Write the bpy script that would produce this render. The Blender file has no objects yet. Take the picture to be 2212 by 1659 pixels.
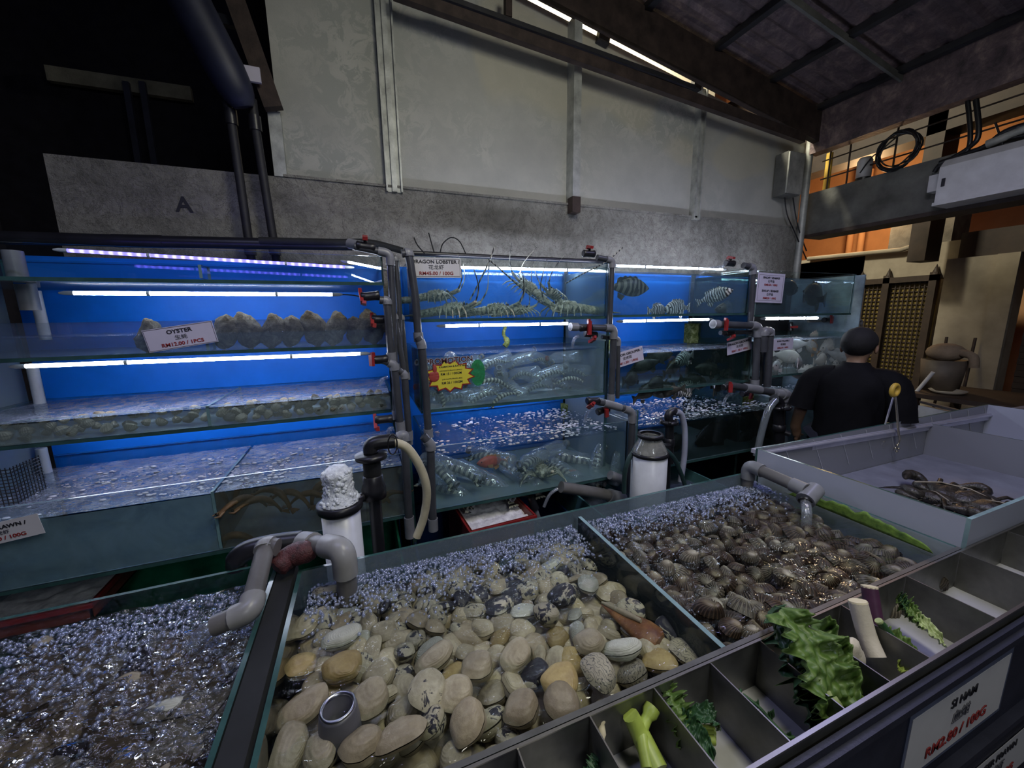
import bpy, math, random
from mathutils import Vector, Matrix, Euler, noise

R = random.Random(11)
S = bpy.context.scene
COL = S.collection
PI = math.pi

# ------------------------------------------------------------------ camera
FPX, CX, CY = 832.0, 1106.0, 829.5
CAM = Vector((0, 0, 1.75))
_x = Vector((2194, -180, FPX)).normalized()
_d = Vector((70, 4700, FPX)); _d = (_d - _x * _d.dot(_x)).normalized()
_y = _d.cross(_x)
if _y.z < 0: _y = -_y
_z = -_d
def ray(u, v):
    q = Vector((u - CX, v - CY, FPX))
    return Vector((_x.dot(q), _y.dot(q), _z.dot(q)))
def P(u, v, X=None, Y=None, Z=None):
    """the point of the place seen at photo pixel (u, v) on a wall X / Y or a level Z"""
    r = ray(u, v)
    t = (X - CAM.x) / r.x if X is not None else (Y - CAM.y) / r.y if Y is not None else (Z - CAM.z) / r.z
    return CAM + r * t
cd = bpy.data.cameras.new('camera'); cam = bpy.data.objects.new('camera', cd); COL.objects.link(cam)
cd.sensor_fit = 'HORIZONTAL'; cd.sensor_width = 36; cd.lens = 36 * FPX / 2212; cd.clip_start = .02
m = Matrix.Identity(4)
for r_, a in enumerate((_x, _y, _z)):
    m[r_][0], m[r_][1], m[r_][2] = a.x, -a.y, -a.z
m.translation = CAM
cam.matrix_world = m
S.camera = cam

# ------------------------------------------------------------------ materials
class NT:
    def __init__(s, name):
        s.m = bpy.data.materials.new(name); s.m.use_nodes = True
        s.t = s.m.node_tree; s.t.nodes.clear()
        s.out = s.n('ShaderNodeOutputMaterial')
    def n(s, typ, **kw):
        o = s.t.nodes.new(typ)
        for k, v in kw.items():
            if k.startswith('i_'):
                k = k[2:].replace('_', ' ')
                o.inputs[k].default_value = v
            else: setattr(o, k, v)
        return o
    def l(s, a, b): s.t.links.new(a, b)
    def coord(s, rand=False, scale=None):
        c = s.n('ShaderNodeTexCoord').outputs['Object']
        if rand:
            oi = s.n('ShaderNodeObjectInfo'); mu = s.n('ShaderNodeMath', operation='MULTIPLY'); mu.inputs[1].default_value = 37
            s.l(oi.outputs['Random'], mu.inputs[0])
            ad = s.n('ShaderNodeVectorMath', operation='ADD'); s.l(c, ad.inputs[0]); s.l(mu.outputs[0], ad.inputs[1]); c = ad.outputs[0]
        if scale:
            mp = s.n('ShaderNodeMapping'); mp.inputs['Scale'].default_value = scale; s.l(c, mp.inputs[0]); c = mp.outputs[0]
        return c
    def noise(s, co, scale, detail=4, rough=.6, dist=0):
        o = s.n('ShaderNodeTexNoise'); o.inputs['Scale'].default_value = scale; o.inputs['Detail'].default_value = detail
        o.inputs['Roughness'].default_value = rough; o.inputs['Distortion'].default_value = dist
        s.l(co, o.inputs['Vector']); return o.outputs['Fac']
    def ramp(s, fac, stops):
        o = s.n('ShaderNodeValToRGB'); e = o.color_ramp.elements
        while len(e) < len(stops): e.new(.5)
        for q, (p, c) in zip(e, stops): q.position = p; q.color = (*c, 1)
        s.l(fac, o.inputs[0]); return o.outputs[0]
    def mix(s, fac, a, b, mode='MIX'):
        o = s.n('ShaderNodeMix', data_type='RGBA', blend_type=mode)
        for v, i in ((fac, 0), (a, 6), (b, 7)):
            if isinstance(v, (int, float)): o.inputs[i].default_value = v
            elif isinstance(v, tuple): o.inputs[i].default_value = (*v, 1)
            else: s.l(v, o.inputs[i])
        return o.outputs[2]
    def math(s, op, a, b=None):
        o = s.n('ShaderNodeMath', operation=op)
        for i, v in enumerate((a, b)):
            if v is None: continue
            if isinstance(v, (int, float)): o.inputs[i].default_value = v
            else: s.l(v, o.inputs[i])
        return o.outputs[0]
    def bump(s, h, strength, dist=.01):
        o = s.n('ShaderNodeBump'); o.inputs['Strength'].default_value = strength; o.inputs['Distance'].default_value = dist
        s.l(h, o.inputs['Height']); return o.outputs[0]
    def bsdf(s, col, rough=.5, metal=0, spec=.5, normal=None, **kw):
        b = s.n('ShaderNodeBsdfPrincipled')
        if isinstance(col, tuple): b.inputs['Base Color'].default_value = (*col, 1)
        else: s.l(col, b.inputs['Base Color'])
        if isinstance(rough, (int, float)): b.inputs['Roughness'].default_value = rough
        else: s.l(rough, b.inputs['Roughness'])
        b.inputs['Metallic'].default_value = metal; b.inputs['Specular IOR Level'].default_value = spec
        if normal: s.l(normal, b.inputs['Normal'])
        for k, v in kw.items(): b.inputs[k.replace('_', ' ')].default_value = v
        s.l(b.outputs[0], s.out.inputs[0]); return b

def plain(name, col, rough=.5, metal=0, spec=.5, var=.25, vs=8, bs=0, bsc=60, rand=False):
    """a plain surface with a little wear: noise in the colour, optional grain"""
    t = NT(name); co = t.coord(rand)
    f = t.noise(co, vs, 5)
    dark = tuple(c * (1 - var) for c in col); lite = tuple(min(1, c * (1 + var)) for c in col)
    c = t.ramp(f, ((.3, dark), (.7, lite)))
    nm = t.bump(t.noise(co, bsc, 3), bs, .004) if bs else None
    t.bsdf(c, rough, metal, spec, nm); return t.m

def sheer(name, tint, r0=.04, rough=.02, murk=0, murkcol=(.5, .5, .5), bump=None, gloss=(1, 1, 1), rmax=1.0, spots=None):
    """clear sheet (glass, water, plastic film): see-through with a Fresnel mirror, plus cloudiness"""
    t = NT(name)
    lw = t.n('ShaderNodeLayerWeight'); lw.inputs[0].default_value = .5
    tr = t.n('ShaderNodeBsdfTransparent'); tr.inputs[0].default_value = (*tint, 1)
    gl = t.n('ShaderNodeBsdfGlossy'); gl.inputs[0].default_value = (*gloss, 1); gl.inputs['Roughness'].default_value = rough
    co = t.coord()
    if bump:
        h = None
        for sc, w, st in bump:
            mp = t.n('ShaderNodeMapping'); mp.inputs['Scale'].default_value = st; t.l(co, mp.inputs[0])
            q = t.math('MULTIPLY', t.noise(mp.outputs[0], sc, 2, .5, .6), w)
            h = q if h is None else t.math('ADD', h, q)
        nm = t.bump(h, 1.0, .02)
        t.l(nm, lw.inputs['Normal']); t.l(nm, gl.inputs['Normal'])
    f5 = t.math('POWER', lw.outputs['Facing'], 5.0)
    fac = t.math('ADD', t.math('MULTIPLY', f5, rmax - r0), r0)
    base = tr.outputs[0]
    if murk:
        df = t.n('ShaderNodeBsdfDiffuse'); df.inputs[0].default_value = (*murkcol, 1)
        mx = t.n('ShaderNodeMixShader')
        if spots:
            t.l(t.math('MULTIPLY', t.ramp(t.noise(co, spots, 4, .6, .5), ((.35, (.45,) * 3), (.7, (1,) * 3))), murk), mx.inputs[0])
        else: mx.inputs[0].default_value = murk
        t.l(base, mx.inputs[1]); t.l(df.outputs[0], mx.inputs[2]); base = mx.outputs[0]
    mx = t.n('ShaderNodeMixShader'); t.l(fac, mx.inputs[0]); t.l(base, mx.inputs[1]); t.l(gl.outputs[0], mx.inputs[2])
    t.l(mx.outputs[0], t.out.inputs[0]); return t.m

def glow(name, col, strength, beads=0, dim=.25):
    t = NT(name); e = t.n('ShaderNodeEmission'); e.inputs[0].default_value = (*col, 1); e.inputs[1].default_value = strength
    if beads:
        w = t.n('ShaderNodeTexWave'); w.inputs['Scale'].default_value = beads; t.l(t.coord(), w.inputs[0])
        t.l(t.math('MULTIPLY', t.math('ADD', t.math('MULTIPLY', t.math('POWER', w.outputs['Fac'], 2.0), 1 - dim), dim), strength), e.inputs[1])
    t.l(e.outputs[0], t.out.inputs[0]); return t.m

M = {}
M['glass'] = sheer('clear_glass', (.93, .97, .96), .045)
M['glass_white'] = sheer('cloudy_glass', (.9, .95, .95), .05, murk=.42, murkcol=(.42, .52, .62))
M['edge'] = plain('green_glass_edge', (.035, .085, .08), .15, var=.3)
M['edge_lit'] = plain('lit_glass_edge', (.22, .33, .36), .12, var=.3)  # lit copy of the glass edge, its brightness put into the colour
M['film'] = sheer('bottle_plastic', (.95, .97, .98), .16, .06, murk=.20, murkcol=(.8, .85, .95), bump=((30, .35, (1, 1, 1)),))
M['stream'] = sheer('falling_water', (.93, .96, 1), .12, .03, murk=.12, murkcol=(.8, .85, .95), bump=((60, .5, (1, 1, .2)),))
M['foam'] = sheer('foam_bubbles', (.82, .87, .96), .12, .04, murk=.20, murkcol=(.62, .68, .92))
M['froth'] = plain('white_froth', (.72, .76, .82), .35, var=.3, vs=60, bs=.8, bsc=140)
M['pvc'] = plain('grey_pvc', (.055, .058, .066), .32, var=.25)
M['fit'] = plain('pale_pvc_fitting', (.20, .205, .22), .35, var=.2)
M['pvcbig'] = plain('light_grey_pvc', (.27, .27, .265), .35, var=.2)
M['pvcmid'] = plain('mid_grey_pvc', (.13, .125, .12), .4, var=.25)
M['black'] = plain('black_plastic', (.012, .012, .015), .35, var=.3)
M['rubber'] = plain('black_rubber', (.008, .009, .010), .85, var=.3)
M['red'] = plain('red_plastic', (.27, .022, .022), .35, var=.25)
M['hosey'] = plain('yellowed_hose', (.46, .42, .29), .4, var=.25)
M['hosec'] = plain('clear_grey_hose', (.34, .36, .46), .3, var=.2)
M['hoseg'] = plain('dark_green_hose', (.02, .045, .045), .4, var=.3)
M['white'] = plain('white_acrylic', (.62, .64, .68), .3, var=.1)
M['whitep'] = plain('white_paint', (.55, .55, .56), .5, var=.12)
M['paper'] = plain('paper', (.62, .61, .62), .6, var=.06)
M['paperl'] = plain('lilac_paper', (.58, .55, .66), .6, var=.06)
M['ink'] = plain('black_ink', (.012, .012, .02), .6, var=0)
M['inkr'] = plain('red_ink', (.28, .02, .02), .6, var=0)
M['inkg'] = plain('grey_ink', (.1, .1, .12), .6, var=0)
M['steel'] = plain('stainless_steel', (.42, .43, .46), .28, 1, var=.2, vs=20)
M['steelm'] = plain('matt_stainless', (.30, .31, .34), .42, 1, var=.15, vs=12)
M['tray'] = plain('tray_steel', (.17, .17, .16), .42, .75, var=.25, vs=14)
M['trayrim'] = plain('tray_rim', (.40, .385, .35), .35, 1, var=.1)
M['traybot'] = plain('tray_floor', (.45, .45, .44), .5, .2, var=.12)
M['chrome'] = plain('polished_steel', (.62, .62, .72), .3, .55, var=.1)
M['galv'] = plain('galvanised_post', (.40, .41, .38), .5, .3, var=.35, vs=9, bs=.25)
M['rust'] = plain('rusty_steel', (.045, .030, .025), .7, .2, var=.5, vs=10, bs=.4)
M['dsteel'] = plain('dark_steel', (.02, .02, .024), .6, .2, var=.4, bs=.2)
M['duct'] = plain('blue_grey_duct', (.016, .019, .042), .5, .1, var=.3)
M['blue'] = plain('blue_board', (.006, .19, .82), .45, spec=.3, var=.12, vs=3)
M['bluedark'] = plain('dark_blue_tank', (.004, .03, .12), .4, var=.3)
M['greenfl'] = plain('dark_green_liner', (.02, .17, .10), .3, var=.5, vs=7)
M['teal'] = plain('teal_glass_bottom', (.09, .22, .22), .35, var=.2)
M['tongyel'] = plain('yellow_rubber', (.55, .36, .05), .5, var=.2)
M['steel_lit'] = plain('lamp_lit_steel', (.55, .5, .36), .25, 1, var=.2)  # warm lamp light put into the steel's colour

M['ledb'] = glow('led_blue', (.16, .13, 1.0), 11, 9, .35)
M['ledw'] = glow('led_white', (.74, .80, 1.0), 62, 7.5, .5)
M['ledd'] = glow('led_dim', (.74, .80, 1.0), 30, 7.5, .5)
M['ledww'] = glow('led_tube_white', (.85, .92, 1.0), 40)

# concrete wall with spalled, stained patches
t = NT('spalled_concrete'); co = t.coord()
big = t.noise(co, 1.6, 6, .65, .4); fine = t.noise(co, 34, 8, .75)
c = t.ramp(big, ((.30, (.20, .195, .175)), (.52, (.36, .35, .315)), (.75, (.48, .46, .41))))
c = t.mix(t.ramp(t.noise(co, 14, 6, .7), ((.42, (0,) * 3), (.66, (.6,) * 3))), c, t.mix(.6, c, (.07, .07, .06)))
c = t.mix(t.ramp(t.noise(co, 5.5, 7, .8, 1.2), ((.485, (0,) * 3), (.50, (.8,) * 3), (.515, (0,) * 3))), c, (.06, .055, .05))
t.bsdf(c, .85, 0, .2, t.bump(t.math('ADD', fine, t.math('MULTIPLY', t.noise(co, 9, 6, .7), 1.5)), .9, .02)); M['conc'] = t.m
# painted cladding board with peeling film
t = NT('grey_cladding'); co = t.coord()
c = t.ramp(t.noise(co, 2.2, 5, .6), ((.3, (.37, .37, .34)), (.7, (.50, .495, .45))))
pe = t.ramp(t.noise(co, 9, 5, .75, .8), ((.46, (0,) * 3), (.52, (1,) * 3)))
c = t.mix(t.math('MULTIPLY', pe, t.ramp(t.noise(co, 1.1, 2), ((.42, (.05,) * 3), (.6, (.8,) * 3)))), c, (.33, .345, .315))
c = t.mix(t.math('MULTIPLY', t.ramp(t.noise(co, .9, 1), ((.6, (0,) * 3), (.63, (1,) * 3))), .5), c, (.52, .48, .35))
t.bsdf(c, .8, 0, .2, t.bump(t.noise(co, 120, 4, .7), .35, .004)); M['clad'] = t.m
t = NT('corrugated_roof'); co = t.coord()
c = t.ramp(t.noise(co, 7, 7, .75, .4), ((.3, (.04, .034, .042)), (.52, (.15, .11, .115)), (.75, (.36, .27, .24))))
t.bsdf(c, .6, .3, .4, t.bump(t.noise(co, 30, 5), .4)); M['roof'] = t.m
M['beamc'] = plain('grey_concrete_beam', (.12, .12, .11), .85, spec=.2, var=.35, vs=5, bs=.6)
M['orange'] = plain('warm_plaster', (.60, .33, .17), .8, spec=.2, var=.12, vs=3)
M['plaster'] = plain('cream_plaster', (.33, .29, .225), .8, spec=.2, var=.18, vs=4)
M['floor'] = plain('wet_concrete_floor', (.05, .05, .055), .3, var=.4, vs=4, bs=.3)
M['dark'] = plain('unlit_wall', (.012, .012, .02), .8, spec=.1, var=.3)  # near-black colour carries the shade of the unlit opening
M['counter'] = plain('dark_counter_front', (.022, .024, .04), .45, var=.35, vs=6, bs=.2)
M['wood'] = plain('dark_wood', (.03, .018, .012), .6, var=.4)

# ------------------------------------------------------------------ mesh builder
class MB:
    def __init__(s): s.v = []; s.f = []; s.mi = []; s.sm = []
    def add(s, vs, fs, mi=0, smooth=False):
        b = len(s.v); s.v += [Vector(p) for p in vs]
        for k, f in enumerate(fs):
            s.f.append([b + i for i in f]); s.mi.append(mi[k] if isinstance(mi, (list, tuple)) else mi); s.sm.append(smooth)
        return s
    def hexa(s, p, mi=0):
        """8 corners: bottom loop 0-3, top loop 4-7. Faces: -z, +z, then sides 01, 12, 23, 30"""
        return s.add(p, [(3, 2, 1, 0), (4, 5, 6, 7), (0, 1, 5, 4), (1, 2, 6, 5), (2, 3, 7, 6), (3, 0, 4, 7)], mi)
    def box(s, a, b, mi=0):
        x0, y0, z0 = a; x1, y1, z1 = b
        return s.hexa([(x0, y0, z0), (x1, y0, z0), (x1, y1, z0), (x0, y1, z0), (x0, y0, z1), (x1, y0, z1), (x1, y1, z1), (x0, y1, z1)], mi)
    def bar(s, a, b, w, h, mi=0, up=(0, 0, 1)):
        a, b = Vector(a), Vector(b); d = (b - a).normalized(); up = Vector(up)
        if abs(d.dot(up)) > .98: up = Vector((0, 1, 0))
        sx = d.cross(up).normalized() * w / 2; sz = sx.cross(d).normalized() * h / 2
        return s.hexa([a - sx - sz, a + sx - sz, b + sx - sz, b - sx - sz, a - sx + sz, a + sx + sz, b + sx + sz, b - sx + sz], mi)
    def tube(s, pts, r, n=12, mi=0, cap=True, flat=1.0):
        pts = [Vector(p) for p in pts]; k = len(pts)
        rs = r if isinstance(r, (list, tuple)) else [r] * k
        vs = []; prev = None
        for i, p in enumerate(pts):
            d = ((pts[min(i + 1, k - 1)] - p).normalized() + (p - pts[max(i - 1, 0)]).normalized())
            d = d.normalized() if d.length > 1e-6 else Vector((0, 0, 1))
            if prev is None:
                a = Vector((0, 0, 1)) if abs(d.z) < .9 else Vector((0, 1, 0))
                u = d.cross(a).normalized()
            else: u = (prev - d * prev.dot(d)).normalized()
            prev = u; w = d.cross(u)
            vs += [p + (u * math.cos(2 * PI * j / n) + w * math.sin(2 * PI * j / n) * flat) * rs[i] for j in range(n)]
        fs = [(i * n + j, i * n + (j + 1) % n, (i + 1) * n + (j + 1) % n, (i + 1) * n + j) for i in range(k - 1) for j in range(n)]
        s.add(vs, fs, mi, True)
        if cap: s.add(vs[:n], [tuple(reversed(range(n)))], mi); s.add(vs[-n:], [tuple(range(n))], mi)
        return s
    def lathe(s, prof, c=(0, 0, 0), n=24, mi=0, ax=None, smooth=True):
        """prof: (r, h) along the axis ax (default up) from c"""
        c = Vector(c); ax = Vector(ax or (0, 0, 1)).normalized()
        u = ax.orthogonal().normalized(); w = ax.cross(u); k = len(prof)
        vs = [c + ax * h + (u * math.cos(2 * PI * j / n) + w * math.sin(2 * PI * j / n)) * r for r, h in prof for j in range(n)]
        return s.add(vs, [(i * n + j, i * n + (j + 1) % n, (i + 1) * n + (j + 1) % n, (i + 1) * n + j) for i in range(k - 1) for j in range(n)], mi, smooth)
    def loft(s, secs, n=16, mi=0, cap=True):
        """secs: (centre, half-width vector, half-height vector)"""
        vs = [Vector(c) + Vector(a) * math.cos(2 * PI * j / n) + Vector(b) * math.sin(2 * PI * j / n) for c, a, b in secs for j in range(n)]
        k = len(secs)
        s.add(vs, [(i * n + j, i * n + (j + 1) % n, (i + 1) * n + (j + 1) % n, (i + 1) * n + j) for i in range(k - 1) for j in range(n)], mi, True)
        if cap: s.add(vs[:n], [tuple(reversed(range(n)))], mi, True); s.add(vs[-n:], [tuple(range(n))], mi, True)
        return s
    def ball(s, c, r, n=10, k=6, mi=0):
        c = Vector(c); r = Vector(r) if not isinstance(r, (int, float)) else Vector((r, r, r))
        vs = [c + Vector((r.x * math.sin(PI * i / k) * math.cos(2 * PI * j / n), r.y * math.sin(PI * i / k) * math.sin(2 * PI * j / n), r.z * math.cos(PI * i / k))) for i in range(k + 1) for j in range(n)]
        return s.add(vs, [((i + 1) * n + j, (i + 1) * n + (j + 1) % n, i * n + (j + 1) % n, i * n + j) for i in range(k) for j in range(n)], mi, True)
    def sheet(s, fn, nu, nv, mi=0, thick=None, closed=False):
        vs = [Vector(fn(i / (nu - 1), j / (nv - 1))) for i in range(nu) for j in range(nv)]
        fs = [(i * nv + j, (i + 1) * nv + j, (i + 1) * nv + j + 1, i * nv + j + 1) for i in range(nu - 1) for j in range(nv - 1)]
        s.add(vs, fs, mi, True)
        if thick:
            t = Vector(thick); b = len(s.v)
            s.add([p + t for p in vs], [tuple(reversed(f)) for f in fs], mi, True)
            bd = [i * nv for i in range(nu)] + [(nu - 1) * nv + j for j in range(1, nv)] + [i * nv + nv - 1 for i in range(nu - 2, -1, -1)] + [j for j in range(nv - 2, 0, -1)]
            b0 = b - len(vs)
            for q in range(len(bd)):
                i, j = bd[q], bd[(q + 1) % len(bd)]
                s.f.append([b0 + j, b0 + i, b + i, b + j]); s.mi.append(mi); s.sm.append(False)
        return s
    def prism(s, pts, off, mi=0):
        """a flat outline pushed out by the vector off"""
        pts = [Vector(p) for p in pts]; n = len(pts); off = Vector(off)
        return s.add(pts + [p + off for p in pts], [tuple(reversed(range(n))), tuple(range(n, 2 * n))] + [(i, (i + 1) % n, n + (i + 1) % n, n + i) for i in range(n)], mi)
    def build(s, name, mats, parent=None, base=None):
        o0 = Vector((0, 0, 0))
        q = parent
        while q is not None: o0 += q.location; q = q.parent
        if parent is None and base is not None: o0 = Vector(base)
        me = bpy.data.meshes.new(name)
        me.from_pydata([p - o0 for p in s.v], [], s.f); me.validate(clean_customdata=False)
        for x in (mats if isinstance(mats, (list, tuple)) else [mats]): me.materials.append(M[x] if isinstance(x, str) else x)
        if len(me.polygons) == len(s.mi):
            me.polygons.foreach_set('material_index', s.mi); me.polygons.foreach_set('use_smooth', s.sm)
        for k_, vals in getattr(s, 'attr', {}).items():
            at_ = me.attributes.new(k_, 'FLOAT', 'POINT'); at_.data.foreach_set('value', vals)
        me.update()
        o = bpy.data.objects.new(name, me); COL.objects.link(o)
        if parent is not None: o.parent = parent
        elif base is not None: o.location = base
        return o

def tag(o, label=None, cat=None, group=None, kind=None):
    if label: o['label'] = label
    if cat: o['category'] = cat
    if group: o['group'] = group
    if kind: o['kind'] = kind
    return o
def thing(name, label, cat, loc=(0, 0, 0), group=None):
    o = bpy.data.objects.new(name, None); o.empty_display_size = .05; COL.objects.link(o); o.location = loc
    return tag(o, label, cat, group)
def struct(name, mb, mats, parent=None, label=None):
    o = mb.build(name, mats, parent); o['kind'] = 'structure'
    if label: o['label'] = label
    return o
def dup(root, loc, rot=(0, 0, 0), sc=1.0, label=None, group=None):
    r = root.copy(); COL.objects.link(r); r.location = loc; r.rotation_euler = rot
    r.scale = sc if isinstance(sc, (tuple, list)) else (sc, sc, sc)
    if label: r['label'] = label
    if group: r['group'] = group
    for ch in root.children:
        c = ch.copy(); COL.objects.link(c); c.parent = r
        for g in ch.children:
            d = g.copy(); COL.objects.link(d); d.parent = c
    return r
def smooth_path(pts, k=6):
    pts = [Vector(p) for p in pts]; out = []
    for i in range(len(pts) - 1):
        a, b, c, d = pts[max(i - 1, 0)], pts[i], pts[i + 1], pts[min(i + 2, len(pts) - 1)]
        for j in range(k):
            t = j / k
            out.append(.5 * ((2 * b) + (c - a) * t + (2 * a - 5 * b + 4 * c - d) * t * t + (3 * b - a - 3 * c + d) * t ** 3))
    return out + [pts[-1]]
def round_path(pts, r, k=5):
    """polyline with its corners rounded to radius r"""
    pts = [Vector(p) for p in pts]; out = [pts[0]]
    for i in range(1, len(pts) - 1):
        a, b, c = pts[i - 1], pts[i], pts[i + 1]
        d1 = min(r, (a - b).length * .49); d2 = min(r, (c - b).length * .49)
        p, q = b + (a - b).normalized() * d1, b + (c - b).normalized() * d2
        for j in range(k + 1):
            t = j / k; out.append(p * (1 - t) ** 2 + b * 2 * t * (1 - t) + q * t * t)
    return out + [pts[-1]]
def nz(p, s=1.0): return noise.noise(Vector(p) * s)

# ------------------------------------------------------------------ building shell
YW = 3.0
WX0, WX1 = -1.52, 4.60
_a, _b = P(1318, 92, Y=3.03), P(1725, 302, Y=3.03)
def gable(x): return _a.z + (x - _a.x) * (_b.z - _a.z) / (_b.x - _a.x)
struct('floor', MB().box((-6, -3, -.1), (11, 7, 0)), 'floor')
zl = 2.645
w = MB().box((WX0, YW, 0), (WX1, YW + .16, zl))
low_wall = struct('wall_back', w, 'conc', label='stained concrete lower wall behind the tanks')
w = MB().prism([(-.39, YW + .03, zl), (WX1 - .05, YW + .03, zl), (WX1 - .05, YW + .03, gable(WX1 - .05)), (-.39, YW + .03, gable(-.39))], (0, .05, 0))
struct('wall_upper', w, 'clad', label='grey board cladding above the concrete wall')
struct('trim_1', MB().box((-.39, YW - .012, zl), (WX1 - .05, YW + .03, zl + .016)), 'conc', label='thin ledge between concrete and cladding')
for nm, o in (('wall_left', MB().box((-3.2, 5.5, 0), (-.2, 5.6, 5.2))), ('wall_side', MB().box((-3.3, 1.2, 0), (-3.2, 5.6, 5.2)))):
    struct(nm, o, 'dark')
# exterior lit wall behind the gable gap
struct('wall_outside', MB().box((-.2, 4.6, 2.2), (4.9, 4.7, 6.5)), 'plaster')

# posts on the cladding (channel, square tube, channel, end post)
def post(name, mb, mt, label, parts=()):
    o = mb.build(name, mt); tag(o, label, 'post', 'steel posts on the wall')
    for n_, b_, m_ in parts: b_.build(n_, m_, o)
    return o
def ptop(x): return gable(x) - .015
x0 = P(832, 200, Y=3).x
mb = MB()
mb.box((x0 - .035, YW - .008, zl - .03), (x0 + .075, YW + .03, ptop(x0) + .3))
post('channel_post', mb, 'galv', 'twin lipped galvanised channel post on the cladding, leftmost full-height one',
     [('lip', MB().box((x0 - .035, YW - .03, zl - .03), (x0 - .025, YW - .008, ptop(x0) + .3)), 'galv'),
      ('lip', MB().box((x0 + .064, YW - .03, zl - .03), (x0 + .075, YW - .008, ptop(x0) + .3)), 'galv'),
      ('lip', MB().box((x0 + .005, YW - .026, zl - .03), (x0 + .038, YW - .008, ptop(x0) + .3)), 'galv')])
a = P(1240, 300, Y=2.92); b = P(1252, 300, Y=2.92)
post('square_post', MB().box((a.x - .005, 2.92, zl - .0), (b.x + .012, YW + .03, gable(a.x) - .02)), 'galv', 'square tube post with a rusted foot on the grey cladding',
     [('rusted_foot', MB().box((a.x - .009, 2.915, zl - .07), (b.x + .016, YW - .001, zl + .05)), 'rust')])
a = P(1501, 340, Y=YW)
post('channel_post', MB().box((a.x, YW - .012, zl - .02), (a.x + .075, YW + .03, ptop(a.x + .05))), 'galv', 'narrow channel post between two right cladding panels, capped at its foot',
     [('lip', MB().box((a.x, YW - .035, zl - .02), (a.x + .014, YW - .012, ptop(a.x + .05))), 'galv'), ('lip', MB().box((a.x + .064, YW - .035, zl - .02), (a.x + .075, YW - .012, ptop(a.x + .05))), 'galv')])
post('round_post', MB().tube([(4.53, YW - .03, 1.95), (4.53, YW - .03, gable(4.5) + .05)], .035, 14), 'galv', 'round grey post at the right end of the wall beside the meter box')
a = P(600, 300, Y=YW)
post('flat_post', MB().box((a.x - .04, YW - .01, zl), (a.x + .03, YW + .03, 3.02)), 'galv', 'short pale post at the left edge of the cladding')

# roof: corrugated sheets, rafters, purlins
def zroof(x): return gable(x) + .26
mb = MB()
NY = 120
ys = [-1.2 + 4.24 * i / NY for i in range(NY + 1)]
vs = []
for x in (-.4, 4.62):
    for i, y in enumerate(ys): vs.append((x, y, zroof(x) + (.018 if i % 4 in (1, 2) else 0)))
n = NY + 1
mb.add(vs, [(j, j + 1, n + j + 1, n + j) for j in range(NY)])
mb.add([v + Vector((0, 0, .03)) for v in mb.v], [tuple(reversed(f)) for f in mb.f])
struct('roof', mb, 'roof', label='dark rusty corrugated roof sheets')
def beam(name, a, b, w, h, mt, label, group='roof beams'):
    o = MB().bar(a, b, w, h).build(name, mt); return tag(o, label, 'beam', group)
def gz(x, y, dz): return (x, y, gable(x) + dz)
_q = P(1440, 146, Y=2.93); _dz = _q.z - gable(_q.x) + .146
beam('rafter', gz(-.4, 2.9, _dz), gz(4.6, 2.9, _dz), .06, .29, 'rust', 'dark rusty sloping rafter just above the lit gap')
for u_, v_, lab in ((1303, 82, 'short dark packer breaking the bright gap, nearer the square post'), (1506, 183, 'short dark packer breaking the bright gap, nearer the meter box')):
    q = P(u_, v_, Y=3.0); beam('gap_packer', q - Vector((.05, 0, -.01)), q + Vector((.05, 0, -.01)), .05, .09, 'dsteel', lab, 'packers in the roof gap')
a, b = P(850, -20, Y=2.83), P(1735, 300, Y=2.83)
beam('sloping_rail', a, b, .05, .08, 'rust', 'brown square sloping rail in front of the cladding')
a, b = P(940, -12, Y=2.8), P(1500, 190, Y=2.8)
beam('sloping_rail', a, b, .03, .03, 'dsteel', 'thin dark sloping rail between the brown rail and the rafter')
for yy, lab in ((2.25, 'pale-edged roof rafter, second out from the wall'), (1.45, 'roof rafter third out from the wall'), (.7, 'roof rafter farthest out from the wall')):
    beam('rafter', (-.4, yy, zroof(-.4) - .06), (4.6, yy, zroof(4.6) - .06), .022, .05, 'beamc', lab)
for k, xx in enumerate((4.45, 3.75, 3.05, 2.3, 1.5)):
    beam('purlin', (xx, -1.1, zroof(xx) - .02), (xx, 2.95, zroof(xx) - .02), .06, .05, 'dsteel',
         ('roof purlin along the eave', 'roof purlin next to the eave one', 'middle roof purlin over the square post', 'roof purlin second from the ridge side', 'roof purlin highest on the slope')[k])
beam('strut', P(1097, 40, Y=2.83), P(1097, -30, Y=2.83), .045, .05, 'rust', 'short upright strut standing on the brown sloping rail')
mb = MB().tube([P(1840, 293, X=4.62), P(2075, 212, X=4.62)], .014, 8)
tag(mb.build('eave_conduit', 'galv'), 'thin pale conduit running along the dark eave', 'pipe')
mb = MB().tube([P(2132, 312, X=4.58), P(2240, 268, X=4.58)], .03, 10)
tag(mb.build('eave_pipe', 'galv'), 'thicker pale pipe under the eave above the white wall unit', 'pipe')

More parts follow.
